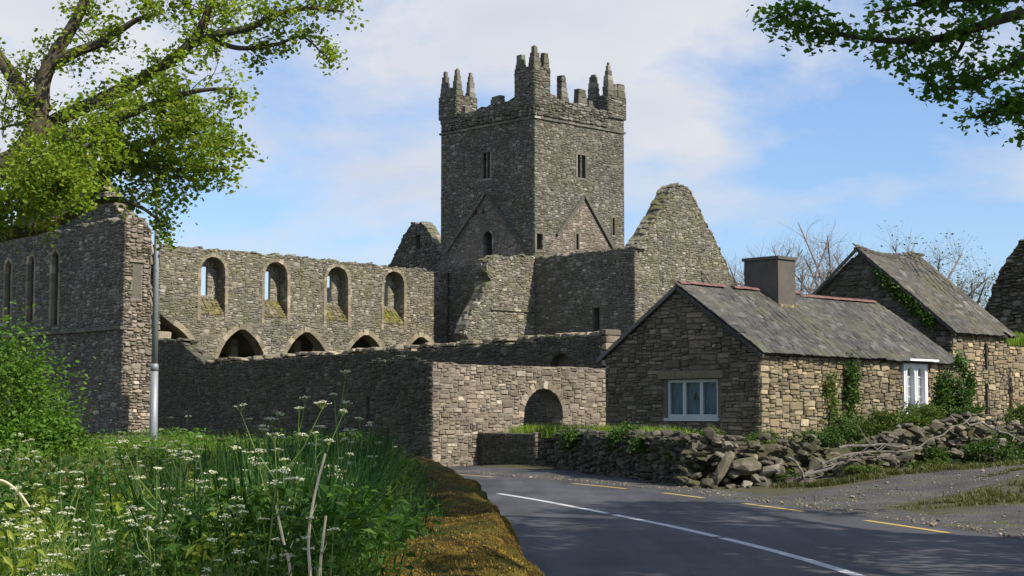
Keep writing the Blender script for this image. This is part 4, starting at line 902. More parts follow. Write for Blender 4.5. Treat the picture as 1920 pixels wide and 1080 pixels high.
B0 = (14.04, 51.0)
def make_barn():
    t = thing('barn', (*ab(1.7, 3.4, B0), 1.1), 'taller stone barn with sagging brown slate roof behind the cottage', 'barn')
    fw = Frame(B0, N2, -E2); fs = Frame(B0, E2, -N2); LW, LS = 6.9, 3.42; ze = 4.2; zr = 7.0; hw = LW / 2
    sh = [rect(1.88, 2.14, 3.05, 3.9), rounded(2.0, .13, 1.6, 2.6, 4)]
    g_ = slab(fw, [(.5, .5), (.5, ze + .38), (hw, zr), (LW, ze), (LW, .5)], [], 0, -.5); slab(fs, rect(0, LS, .5, ze), sh, 0, -.5, g_)
    fe = Frame(ab(LS, .5, B0), N2, E2); slab(fe, [(0, .5), (0, ze + .38), (hw - .5, zr - .1), (LW - 1, ze + .3), (LW - 1, .5)], [], 0, -.5, g_)
    fn = Frame(ab(.5, LW, B0), E2, N2); slab(fn, rect(0, LS - .5, .5, ze - .05), [], 0, -.5, g_); obj('wall', g_.v, g_.f, 'mortar', t)
    stone_objs('stone', fs, layout(rect(-.02, LS, 1.0, ze - .03), sh, (.11, .22), (.16, .45), 91), 'buff', t, .05, .016, 91)
    stone_mesh('gable_stonework', fw, layout([(0, 2.0), (0, ze), (hw, zr), (LW, ze), (LW, 2.0)], [], (.13, .22), (.22, .55), 92), 'rubble', t, .045, .016, 92)
    pr = (zr - ze) / hw
    def rp(a, b, lift=0): return Vector((*ab(a, b, B0), zr + .14 + lift - pr * abs(b - hw)))
    down = (rp(0, -.2) - rp(0, hw)).normalized(); L_ = (rp(0, -.2) - rp(0, hw)).length
    sag = lambda x, d_: -.20 * math.sin(math.pi * min(1, max(0, x / 3.7))) * max(0, 1 - d_ / 4.2)
    sagm = -.2
    g_ = Geo(); nseg = 8; V = []; Fq = []
    for i in range(nseg + 1):
        a_ = -.1 + 3.75 * i / nseg
        for j in range(5): b_ = -.17 + (hw + .17) * j / 4; p = rp(a_, b_); d_ = (4 - j) / 4 * 0 + (j / 4); V.append(p + Vector((0, 0, sag(a_ + .1, L_ * (1 - j / 4)) * 0 + -.20 * math.sin(math.pi * i / nseg) * (1 - (1 - j / 4) * L_ / 4.2 if (1 - j / 4) * L_ < 4.2 else 0))))
    V2 = [p - Vector((0, 0, .08)) for p in V]; m = len(V)
    for i in range(nseg):
        for j in range(4): q = (i * 5 + j, (i + 1) * 5 + j, (i + 1) * 5 + j + 1, i * 5 + j + 1); Fq += [q, tuple(x + m for x in q)[::-1]]
    for j in range(4): Fq += [(j, j + 1, m + j + 1, m + j), (nseg * 5 + j, nseg * 5 + m + j, nseg * 5 + m + j + 1, nseg * 5 + j + 1)]
    for i in range(nseg): Fq += [(i * 5, m + i * 5, m + i * 5 + 5, i * 5 + 5)]
    obj('roof_boards', V + V2, Fq, 'dark', t)
    roof_board([rp(-.1, LW + .17), rp(3.65, LW + .17), rp(3.65, hw + .2, -.12), rp(-.1, hw + .2, -.12)][::-1], .07, 'slate_brown', 'back_roof', t)
    slate_pieces(roof_items(rp(-.12, hw), E2, down, 3.78, L_, .28, .2, 93, .01, sag), 'slate_brown', t)
    a = -.1; rn = random.Random(4)
    while a < 3.5:
        p0 = rp(a, hw, .05 - .20 * math.sin(math.pi * (a + .3) / 3.75)); W = Matrix.Translation(p0 + E2 * .2) @ Matrix.Rotation(R(44), 4, 'Z') @ Matrix.Diagonal((.42, .26, .09, 1)); piece('ridge_slab', SQUARE, rn.randrange(9), 'slate_brown', t, W); a += .4
    q = [rp(-.16, -.2, .04), rp(-.16, hw, .04), rp(-.09, hw, .04), rp(-.09, -.2, .04)]; roof_board(q, .12, 'slate_brown', 'verge', t)
    q = [rp(-.16, hw, .04), rp(-.16, LW + .2, .04), rp(-.09, LW + .2, .04), rp(-.09, hw, .04)]; roof_board(q[::-1], .12, 'slate_brown', 'verge', t)
make_barn()

def make_right_ruin():
    t = thing('ruined_wall', (24, 75, 1), 'dark stepped ruin of a broken wall at the right edge behind the barn', 'wall')
    fr = Frame((21.9, 75.5), -N2, -E2)
    o_ = [(-3, .5)] + ragged([(-3, 6.4), (.4, 6.5), (.75, 6.9), (.95, 7.5), (1.45, 8.4), (1.95, 9.1), (2.4, 9.6), (4.6, 9.9), (7, 9.6)], 23, .35, .12) + [(7, .5)]
    g_ = slab(fr, o_, [], 0, -1.0); obj('wall', g_.v, g_.f, 'mortar', t); capstones(fr, o_[1:-1], 1.0, 'rubble', t, 13); stone_mesh('stonework', fr, layout(o_, [], (.15, .28), (.25, .6), 95, 2), 'rubble', t, .12, .02, 95)
    w = thing('garden_wall', (19.5, 57, 1), 'sunlit grass topped stone wall right of the barn', 'wall')
    f2 = Frame((17.0, 55.6), E2, -N2); o2 = rect(0, 6, .8, 4.0); g_ = slab(f2, o2, [], 0, -.8); obj('wall', g_.v, g_.f, 'mortar_lt', w); stone_objs('stone', f2, layout(o2, [], (.13, .24), (.2, .5), 96), 'buff', w, .05, .02, 96)
    h = thing('grass_mound', (19.6, 57.9, 3.9), 'green turf on top of the wall right of the barn', 'turf')
    rn = np.random.default_rng(3); a = rn.uniform(0, 6, 2600); b = rn.uniform(-.1, 2.2, 2600); base = np.array([[*ab(p, q, (17.0, 55.6)), 4.0 + .35 * math.sin(min(1, max(0, q) / 2) * 1.6)] for p, q in zip(a, b)])
    v, f = blades(base, .28, .022, rn, .3); obj('blades', v, f, 'grass_lt', h, kind='stuff')
    g_ = Geo(); P_ = [f2.p(-.05, 4.02, -.05 + .1), f2.p(6, 4.02, .05), f2.p(6, 4.35, -1.6), f2.p(-.05, 4.35, -1.6), f2.p(6, 3.6, -2.4), f2.p(-.05, 3.6, -2.4)]; g_.add(P_, [(0, 1, 2, 3), (3, 2, 4, 5)]); obj('sod', g_.v, g_.f, 'soil', h)

# ------------------------------------------------------------------ foliage generators
def blades(base, L_, w, rn, lean=.45, var=.5):
    n = len(base); az = rn.uniform(0, 2 * np.pi, n); l = L_ * rn.uniform(1 - var, 1 + var, n); ln = lean * rn.uniform(.2, 1.5, n)
    dx = np.stack([np.cos(az), np.sin(az), 0 * az], 1); sx = np.stack([-np.sin(az), np.cos(az), 0 * az], 1) * (w * rn.uniform(.6, 1.4, n))[:, None]
    up = np.array([0, 0, 1.]); m = base + dx * (l * ln * .3)[:, None] + up * (l * .55)[:, None]; t = base + dx * (l * ln)[:, None] + up * (l * np.clip(1 - ln * .35, .3, 1))[:, None]
    V = np.stack([base - sx, base + sx, m + sx * .75, m - sx * .75, t], 1); i = np.arange(n)[:, None] * 5
    F = np.concatenate([i + np.array([[0, 1, 2, 3]])], 1).tolist() + (i + np.array([[3, 2, 4]])).tolist()
    return V.reshape(-1, 3), F
def leaves(C, size, rn, asp=.62, flat=.5, fold=.12, var=.35):
    n = len(C); az = rn.uniform(0, 2 * np.pi, n)
    nrm = rn.normal(0, 1, (n, 3)); nrm[:, 2] = np.abs(nrm[:, 2]) + flat; nrm /= np.linalg.norm(nrm, axis=1)[:, None]
    a = np.stack([np.cos(az), np.sin(az), rn.normal(-.2, .4, n)], 1); a -= nrm * (a * nrm).sum(1)[:, None]; a /= np.linalg.norm(a, axis=1)[:, None]; b = np.cross(nrm, a)
    s = (size * rn.uniform(1 - var, 1 + var, n))[:, None]
    V = np.stack([C - a * s * .5, C + b * s * asp * .5 + nrm * s * fold, C + a * s * .5, C - b * s * asp * .5 + nrm * s * fold], 1)
    return V.reshape(-1, 3), (np.arange(n)[:, None] * 4 + np.arange(4)).tolist()
make_right_ruin()
def lobed(C, size, rn, flat=.4, var=.3):      # six-cornered leaf, lobed outline, folded along its midrib
    n = len(C); az = rn.uniform(0, 2 * np.pi, n)
    nrm = rn.normal(0, 1, (n, 3)); nrm[:, 2] = np.abs(nrm[:, 2]) + flat; nrm /= np.linalg.norm(nrm, axis=1)[:, None]
    a = np.stack([np.cos(az), np.sin(az), rn.normal(-.3, .4, n)], 1); a -= nrm * (a * nrm).sum(1)[:, None]; a /= np.linalg.norm(a, axis=1)[:, None]; b = np.cross(nrm, a)
    s = (size * rn.uniform(1 - var, 1 + var, n))[:, None]; P_ = [(-.5, 0, 0), (-.15, .30, .1), (.2, .34, .1), (.5, 0, 0), (.2, -.34, .1), (-.15, -.30, .1)]
    V = np.stack([C + a * s * x + b * s * y + nrm * s * z for x, y, z in P_], 1); i = np.arange(n)[:, None] * 6
    return V.reshape(-1, 3), (i + np.array([[0, 1, 2, 3]])).tolist() + (i + np.array([[0, 3, 4, 5]])).tolist()
class Tree:
    def __init__(s, seed): s.g = Geo(); s.tips = []; s.rn = random.Random(seed); s.end = []
    def limb(s, pts, r0, r1, k=8, sub=6):
        P_ = catmull(pts, sub); s.g.tube(P_.tolist(), list(np.linspace(r0, r1, len(P_))), k); return P_
    def twigs(s, P_, r0, r1, t0=.2, n=20, l0=.6, l1=1.3, bias=(0, 0, .15), depth=1, spread=1.0):
        rn = s.rn
        for _ in range(n):
            t = t0 + (1 - t0) * rn.random(); i = min(len(P_) - 2, int(t * (len(P_) - 1))); p = Vector(P_[i]); ax = (Vector(P_[i + 1]) - p).normalized()
            d = Vector((rn.gauss(0, 1), rn.gauss(0, 1), rn.gauss(0, 1))); d = (d.normalized() * spread + ax * .55 + Vector(bias)).normalized(); L_ = rn.uniform(l0, l1)
            q = [p]; dd = d.copy()
            for j in range(4): dd = (dd + Vector((rn.gauss(0, .28), rn.gauss(0, .28), rn.gauss(0, .22)))).normalized(); q.append(q[-1] + dd * L_ / 4)
            r = (r0 + (r1 - r0) * t) * .42; s.g.tube(q, [r, r * .8, r * .6, r * .42, r * .22], 5, False)
            if depth > 0: s.twigs(np.array([tuple(x) for x in q]), r, r * .3, .3, rn.randint(3, 5), L_ * .35, L_ * .65, bias, depth - 1, spread)
            else: s.end += [tuple(q[2]), tuple(q[3]), tuple(q[4])]
            s.tips.append(tuple(q[4]))
def make_oak():
    t = thing('oak_tree', (-12.3, 31, .3), 'large oak with fresh yellow green leaves reaching in from the left edge', 'tree')
    T = Tree(3); Yd = 30.0
    def px(u, v, y=30.0): return ((u - 960) / 100 * y / 30, y, 1.6 + (777 - v) / 100 * y / 30)
    tr = T.limb([(-12.3, 31, -.2), (-12.1, 31, 1.2), (-11.6, 30.9, 3.0), (-11.2, 30.8, 4.2)], .62, .46, 10)
    A = T.limb([(-11.3, 30.8, 3.8), px(-60, 455), px(0, 438), px(70, 425), px(140, 392), px(180, 342), px(195, 300), px(205, 250), px(215, 190, 30.5)], .17, .05)
    A2 = T.limb([px(182, 335), px(230, 302), px(300, 312, 29.6), px(360, 318, 29.4), px(425, 312, 29.2)], .10, .025, 6)
    A3 = T.limb([px(150, 385), px(205, 372, 29.5), px(255, 385, 29.2), px(285, 405, 29), px(318, 430, 29)], .07, .015, 6)
    A4 = T.limb([px(195, 300), px(260, 270, 30.4), px(330, 245, 30.6), px(400, 225, 30.8)], .09, .02, 6)
    Bm = T.limb([(-11.2, 30.8, 4.0), px(-60, 340, 31), px(20, 290, 31), px(62, 220, 31), px(68, 150, 31), px(90, 95, 31), px(125, 35, 31), px(150, -30, 31), px(160, -120, 31)], .24, .08)
    B2 = T.limb([px(82, 115, 31), px(130, 90, 30.8), px(185, 68, 30.6), px(240, 30, 30.4), px(285, 15, 30.2)], .13, .03, 6)
    C = T.limb([px(20, 290, 31), px(90, 225, 31.5), px(160, 190, 31.5), px(240, 150, 31.2), px(325, 95, 31), px(370, 40, 31), px(390, -40, 31), px(400, -120, 31)], .17, .06)
    C2 = T.limb([px(345, 75, 31), px(400, 55, 30.6), px(460, 42, 30.3), px(525, 12, 30.2), px(590, 5, 30), px(640, 12, 30)], .10, .02, 6)
    C3 = T.limb([px(380, 62, 30.8), px(440, 82, 30.5), px(510, 75, 30.4), px(560, 60, 30.3), px(602, 95, 30.2)], .06, .012, 6)
    D = T.limb([px(90, 260, 31), px(180, 230, 29.5), px(280, 190, 29.2), px(360, 165, 29), px(430, 160, 28.8)], .12, .02, 6)
    D2 = T.limb([px(0, 330, 30), px(60, 300, 29), px(130, 280, 28.6), px(190, 260, 28.4)], .10, .02, 6)
    D3 = T.limb([(-11, 30.8, 5.0), px(-40, 380, 29.5), px(30, 360, 29), px(90, 350, 28.8)], .12, .03, 6)
    D4 = T.limb([px(-40, 400, 29), px(10, 385, 28.5), px(60, 380, 28.2), px(105, 372, 28)], .07, .02, 6)
    D5 = T.limb([px(0, 330, 30), px(50, 325, 28.4), px(100, 330, 28), px(135, 345, 27.8)], .06, .02, 6)
    D6 = T.limb([px(280, 190, 29.2), px(330, 225, 28.8), px(385, 260, 28.6), px(425, 275, 28.5)], .05, .015, 6)
    U1 = T.limb([px(62, 220, 31), px(20, 150, 31.5), px(-40, 60, 32), px(-80, -60, 32)], .2, .05)
    U2 = T.limb([(-11.2, 30.8, 4.2), (-12.5, 31.5, 7), (-13.2, 32, 9.5), (-13.5, 32, 12)], .4, .1)
    U3 = T.limb([(-12.4, 31.4, 6.6), (-14.5, 30, 8.2), (-16.5, 29, 9.4)], .22, .05)
    for P_, r0, n, l0, l1, t0 in ((A, .07, 18, .6, 1.1, .55), (A2, .05, 26, .4, .95, .05), (A3, .035, 5, .25, .45, .2), (A4, .05, 26, .5, 1.0, .1), (Bm, .09, 24, .6, 1.2, .3), (B2, .06, 11, .4, .8, .3), (C, .09, 30, .6, 1.1, .2), (C2, .05, 19, .4, .7, .05),
                                  (C3, .035, 8, .25, .45, .2), (D, .06, 26, .5, 1.0, .05), (D2, .05, 24, .5, 1.0, .05), (D3, .05, 26, .5, 1.0, .05), (D4, .05, 26, .4, .8, .0), (D5, .05, 26, .4, .8, .0), (D6, .04, 24, .4, .8, .0), (U1, .1, 14, .8, 1.4, .1), (U2, .14, 22, 1.0, 1.8, .3), (U3, .1, 14, .9, 1.6, .1)):
        T.twigs(P_, r0, r0 * .3, t0, n, l0, l1, (.1, -.1, .08))
    obj('trunk', T.g.v, T.g.f, 'bark', t, True)
    rn = np.random.default_rng(4); E_ = np.array(T.end); k = 7
    Cn = np.repeat(E_, k, 0) + rn.normal(0, .10, (len(E_) * k, 3)); v, f = lobed(Cn, .084, rn, .35, .5); obj('crown', v, f, 'oak', t, kind='stuff')
    print('oak leaves', len(Cn))
make_oak()

def make_beech(loc, seed, label, inframe, rs=1.0, nl=13):
    t = thing('roadside_tree', loc, label, 'tree'); T = Tree(seed); x, y, z = loc; rn = random.Random(seed)
    T.limb([(x, y, z - .2), (x - .1, y, 2.5), (x - .3, y + .2, 5.5), (x - .2, y + .2, 9), (x, y, 13)], .45, .15, 10)
    V_ = []
    for i in range(nl):
        a = rn.uniform(0, 6.28) if i else 3.3; zz = rn.uniform(5.5, 11); r = rn.uniform(3.6, 5.6) * rs; h = rn.uniform(.6, 2.8)
        P_ = T.limb([(x - .2, y + .2, zz), (x + math.cos(a) * r * .45, y + math.sin(a) * r * .6, zz + h * .7), (x + math.cos(a) * r * .85, y + math.sin(a) * r * 1.0, zz + h)], .13, .03, 6)
        T.twigs(P_, .1, .03, .2, 12, .8, 1.8, (0, 0, .2))
    if inframe:              # boughs spreading over the road, above the view
        for (yy, zz, xe, ze) in [(7.5, 7.5, 3.6, 8.0), (9.5, 8.2, 3.2, 8.6), (11, 7.6, 3.4, 8.2), (13, 8.4, 3.0, 8.8), (15, 8.6, 3.4, 8.9), (16.5, 9.0, 4.0, 9.4), (10.5, 9.5, 4.6, 10.2), (13.5, 9.8, 4.4, 10.4), (5.5, 8.0, 4.0, 8.6)]:
            P_ = T.limb([(x - .2, y + .2, zz - 1.2), ((x + xe) / 2, (y + yy) / 2, zz), (xe + .8, yy, ze)], .13, .03, 6); T.twigs(P_, .1, .03, .35, 15, .8, 1.7, (-.2, 0, .15))
    nr = np.random.default_rng(seed); E_ = np.array(T.end)
    keep = ~((E_[:, 0] < .325 * E_[:, 1] + .6) & (E_[:, 2] < 1.6 + .262 * E_[:, 1] + .6)); E_ = E_[keep]
    Cn = np.repeat(E_, 6, 0) + nr.normal(0, .18, (len(E_) * 6, 3)); v, f = leaves(Cn, .21, nr, .7, .9)
    obj('crown', v, f, 'beech', t, kind='stuff')
    if inframe:      # the low spray that hangs into the view
        S = Tree(seed + 7); yd = 13.0; sc = yd / 3000.
        def px(u, v, dy=0): k = (yd + dy); return ((u - 960) / 3000 * k, k, 1.6 + (777 - v) / 3000 * k)
        l0 = S.limb([(x - .2, y + .2, 6.2), (8.2, 12.6, 5.8), px(2080, -10, .5), px(1920, 18, .2), px(1850, 40, 0), px(1780, 62, 0), px(1690, 68, 0), px(1600, 58, -.2), px(1530, 42, -.3), px(1465, 22, -.3)], .07, .006, 7)
        l1 = S.limb([px(1990, 10, .4), px(1940, 90, .2), px(1880, 130, .1), px(1800, 160, 0), px(1745, 150, 0)], .035, .006, 6)
        l2 = S.limb([px(1985, 30, .6), px(1950, 150, .5), px(1890, 195, .4), px(1835, 215, .3)], .03, .006, 6)
        l3 = S.limb([px(2050, -10, -.3), px(1960, -25, -.5), px(1850, -15, -.5), px(1740, -5, -.5), px(1640, 15, -.4)], .04, .006, 6)
        l4 = S.limb([px(1830, 45, 0), px(1800, 100, .3), px(1745, 118, .4), px(1690, 95, .4)], .02, .005, 6)
        l5 = S.limb([px(2010, 100, .5), px(1960, 215, .5), px(1920, 255, .5)], .02, .005, 6)
        for P_, n, t0 in ((l0, 52, .42), (l1, 32, .15), (l2, 28, .15), (l3, 50, .2), (l4, 16, .2), (l5, 9, .2)): S.twigs(P_, .02, .008, t0, n, .10, .28, (-.1, 0, -.02), 1, .8)
        obj('low_limb', S.g.v, S.g.f, 'bark', t, True); E2_ = np.array(S.end); Cn = np.repeat(E2_, 2, 0) + nr.normal(0, .035, (len(E2_) * 2, 3))
        v, f = leaves(Cn, .062, nr, .75, .7, .1); obj('low_spray', v, f, 'beech', t, kind='stuff')
    obj('trunk', T.g.v, T.g.f, 'bark', t, True)
make_beech((9.9, 11.0, .3), 11, 'dark leafy tree whose branch hangs into the top right corner', True, 1.3, 20)
make_beech((10.6, -1.5, .3), 12, 'leafy roadside tree nearest the camera shading the road', False)
make_beech((11.6, 17.0, .4), 13, 'leafy roadside tree at the track mouth shading the road', False)

def bare_tree(loc, h, seed, label, green=False):
    t = thing('bare_tree', loc, label, 'tree', 'bare trees behind the cottage'); T = Tree(seed); x, y, z = loc; rn = random.Random(seed)
    T.limb([(x, y, z), (x + .1, y, z + h * .35), (x, y, z + h * .6)], .22, .12, 7)
    for i in range(9):
        a = i * .75 + rn.uniform(-.3, .3); r = h * rn.uniform(.16, .34); z0 = z + h * rn.uniform(.3, .6); zt = z + h * rn.uniform(.72, 1.0)
        P_ = T.limb([(x, y, z0), (x + math.cos(a) * r * .5, y + math.sin(a) * r * .5, (z0 + zt) / 2 + .3), (x + math.cos(a) * r, y + math.sin(a) * r, zt)], .11, .03, 5, 4); T.twigs(P_, .07, .028, .15, 34, h * .08, h * .2, (0, 0, .45), 1, .85)
    obj('trunk', T.g.v, T.g.f, 'bark_grey', t, True)
    if green:
        nr = np.random.default_rng(seed); E_ = np.array(T.end)[::5]; v, f = leaves(E_ + nr.normal(0, .1, E_.shape), .16, nr); obj('crown', v, f, 'bramble', t, kind='stuff')
bare_tree((16.6, 92, 1), 11.3, 1, 'grey leafless tree directly behind the cottage chimney')
bare_tree((19.2, 95, 1), 12.3, 2, 'tallest leafless tree between the chimney and the barn roof')
bare_tree((14.6, 98, 1), 10.8, 3, 'small leafless tree left of the chimney')
bare_tree((24.2, 92, 1), 10.6, 4, 'budding tree rising behind the barn ridge', True)
bare_tree((26.6, 93, 1), 8.6, 5, 'low budding tree right of the barn roof', True)
bare_tree((21.7, 96, 1), 11.4, 6, 'thin leafless tree just behind the barn gable')
bare_tree((29.6, 97, 1), 7.6, 7, 'far low leafless tree beside the broken ruin')

def bush(name, c, rad, n, size, mat, label, cat, seed, lump=.35, stems=8, dens_floor=None, group=None):
    t = thing(name, (c[0], c[1], gz1(c[0], c[1])), label, cat, group); rn = np.random.default_rng(seed)
    k = max(6, n // 260); d = rn.normal(0, 1, (k, 3)); d /= np.linalg.norm(d, axis=1)[:, None]; r = rn.uniform(.45, .95, (k, 1)); cc = np.array(c) + d * r * np.array(rad)
    idx = rn.integers(0, k, n); C = cc[idx] + rn.normal(0, 1, (n, 3)) * np.array(rad) * lump * .5
    zg = gz(C[:, 0], C[:, 1]); C = C[C[:, 2] > zg + .02]
    v, f = leaves(C, size, rn, .6, .5); obj('foliage', v, f, mat, t, kind='stuff')
    g_ = Geo(); rr = random.Random(seed)
    for i in range(min(stems, k)): p = Vector(cc[i]); b = Vector((c[0] + rr.gauss(0, .15) * rad[0], c[1] + rr.gauss(0, .15) * rad[1], gz1(c[0], c[1]) - .05)); g_.tube([b, b.lerp(p, .5) + Vector((rr.gauss(0, .05), rr.gauss(0, .05), .08)), p], [.025, .018, .006], 5)
    obj('stem', g_.v, g_.f, 'bark', t); return t
bush('leafy_bush', (-5.15, 15.2, 1.5), (1.0, .95, 1.0), 34000, .048, 'bush', 'bright green leafy bush at the left edge', 'bush', 1, .34, 14)
bush('leafy_bush', (-4.3, 14.8, 1.2), (.36, .5, .38), 11000, .048, 'bush', 'lower right shoulder of green shrub beside the left bush', 'bush', 2, .45, 8)
bush('tall_shrub', (12.15, 44.5, 1.9), (.52, .5, .8), 4600, .10, 'ivy', 'tall shrub growing between the arched window and the barn', 'shrub', 3, .4)
bush('tall_shrub', (12.95, 46.0, 2.3), (.36, .4, .85), 1900, .10, 'ivy', 'slender shrub against the barn corner', 'shrub', 4, .4)
bush('bramble_clump', (8.9, 39.2, 1.15), (.9, .7, .42), 3800, .085, 'bramble', 'bramble clump below the arched window behind the rubble', 'bramble', 5, .42)
bush('bramble_clump', (10.2, 40.0, 1.35), (.9, .7, .45), 3800, .085, 'bramble', 'olive bramble clump in front of the tall shrub', 'bramble', 6, .42)
bush('bramble_clump', (7.3, 38.0, .92), (.8, .6, .40), 3200, .085, 'bramble', 'bramble clump at the cottage corner behind the rubble', 'bramble', 7, .42)
bush('bramble_clump', (6.45, 36.0, .78), (.42, .4, .36), 2200, .075, 'ivy', 'dark green clump spilling over the gap in the rubble', 'bramble', 8, .42)
bush('ivy_mound', (2.75, 40.0, .95), (.55, .9, .34), 3400, .075, 'ivy', 'ivy mound over the middle of the dark field wall', 'ivy', 9, .42, 4)
bush('ivy_mound', (1.75, 43.2, 1.0), (.55, .8, .32), 3000, .075, 'ivy', 'ivy mound on the field wall beside the low wall', 'ivy', 10, .42, 4)
bush('ivy_mound', (3.75, 37.0, .8), (.3, .45, .42), 1900, .07, 'bramble', 'trailing ivy near the rubble end of the field wall', 'ivy', 11, .42, 4)
bush('wall_shrub', (18.0, 55.2, 2.6), (.35, .35, 1.2), 2300, .11, 'ivy', 'dark ivy hanging on the wall right of the barn', 'ivy', 12, .4, 4)
for k, (x, y, z, rx, rz, mt, lab) in enumerate([(4.35, 36.2, 1.0, .3, .22, 'bramble', 'weeds on the leftmost end of the rubble wall'), (5.6, 36.1, .95, .4, .22, 'bramble', 'weeds behind the tall leaning slab of the rubble'), (7.4, 36.6, 1.25, .4, .25, 'ivy', 'leafy weeds over the middle of the rubble wall'), (8.5, 37.2, 1.35, .45, .3, 'bramble', 'weeds on the rubble below the arched window'),
        (9.6, 37.6, 1.5, .45, .28, 'bramble', 'weeds on the rubble right of the arched window'), (10.7, 37.5, 1.5, .4, .25, 'ivy', 'dark ivy tuft on the rubble below the barn'), (11.9, 37.9, 1.6, .5, .3, 'bramble', 'weeds on the rubble at the right edge'), (6.0, 34.6, .25, .3, .2, 'bramble', 'nettles at the foot of the rubble heap'), (9.4, 35.9, .6, .35, .28, 'ivy', 'ivy patch on the lower face of the rubble'), (10.6, 36.1, .7, .5, .3, 'ivy', 'dark ivy patch on the rubble near the right edge'), (6.9, 35.6, .9, .45, .3, 'ivy', 'dark ivy over the gap right of the leaning slab'), (8.0, 35.9, .7, .35, .25, 'ivy', 'small ivy patch above the dead branches'), (11.6, 36.7, .8, .5, .3, 'ivy', 'ivy hanging over the rubble at the frame edge'), (3.3, 38.0, .85, .35, .35, 'ivy', 'ivy curtain on the lower end of the field wall'), (7.6, 34.4, .3, .4, .16, 'bramble', 'low weeds under the dead branches'), (9.2, 35.1, .42, .4, .16, 'bramble', 'low weeds along the track below the rubble')]):
    bush('weed_clump', (x, y, z), (rx * 1.25, .32, rz * 1.2), 2000, .06, mt, lab, 'weeds', 60 + k, .45, 4)
def ivy(fr, s0, s1, z0, z1, n, seed, label, mat='ivy', taper=0, o=.12):
    rn = np.random.default_rng(seed); k = 26; P_ = []
    cs = rn.uniform(s0, s1, k); cz = rn.uniform(z0, z1, k)
    c = rn.integers(0, k, n); s = cs[c] + rn.normal(0, .11, n); z = cz[c] + rn.normal(0, .16, n); s = (s0 + s1) / 2 + (s - (s0 + s1) / 2) * (1 - taper * np.clip((z - z0) / (z1 - z0), 0, 1))
    ou = np.abs(rn.normal(o, o * .6, n)) + .05
    C = np.array([tuple(fr.p(a, b, q)) for a, b, q in zip(s, z, ou)]); v, f = leaves(C, .085, rn, .85, .1)
    t = thing('ivy', fr.p((s0 + s1) / 2, z0, .05), label, 'ivy'); obj('foliage', v, f, mat, t, kind='stuff')
    g_ = Geo(); rr = random.Random(seed)
    for i in range(4): a = (s0 + s1) / 2 + rr.uniform(-.1, .1); g_.tube([fr.p(a, z0 - .2, .09), fr.p(a + rr.uniform(-.15, .15), (z0 + z1) / 2, .09), fr.p(a + rr.uniform(-.2, .2), z1 - .1, .08)], [.02, .015, .006], 5)
    obj('stem', g_.v, g_.f, 'bark', t)
fK = Frame(K0, E2, -N2)
ivy(fK, 3.55, 4.35, 1.0, 3.05, 1500, 1, 'ivy climbing the sunlit cottage wall to the eave', 'ivy', .55)
ivy(fK, 2.75, 3.3, 1.2, 2.75, 420, 2, 'thin brownish creeper left of the ivy on the cottage wall', 'bramble', .2)
fB = Frame(B0, N2, -E2)
def verge_ivy():
    rn = np.random.default_rng(5); n = 1500; u = rn.beta(2, 1.6, n) * .72 + .14; s = 3.45 * (1 - u); z = 7.0 - 2.8 * u + rn.normal(-.16, .13, n)
    C = np.array([tuple(fB.p(a, b, abs(q) + .06)) for a, b, q in zip(s, z, rn.normal(.08, .06, n))]); v, f = leaves(C, .09, rn, .8, .2)
    t = thing('ivy', fB.p(1.7, 5.4, .05), 'ivy growing along the sloping edge of the barn gable', 'ivy'); obj('foliage', v, f, 'ivy', t, kind='stuff')
    g_ = Geo(); g_.tube([fB.p(.3, 4.3, .08), fB.p(1.5, 5.4, .08), fB.p(2.9, 6.4, .08)], [.02, .015, .006], 5); obj('stem', g_.v, g_.f, 'bark', t)
verge_ivy()

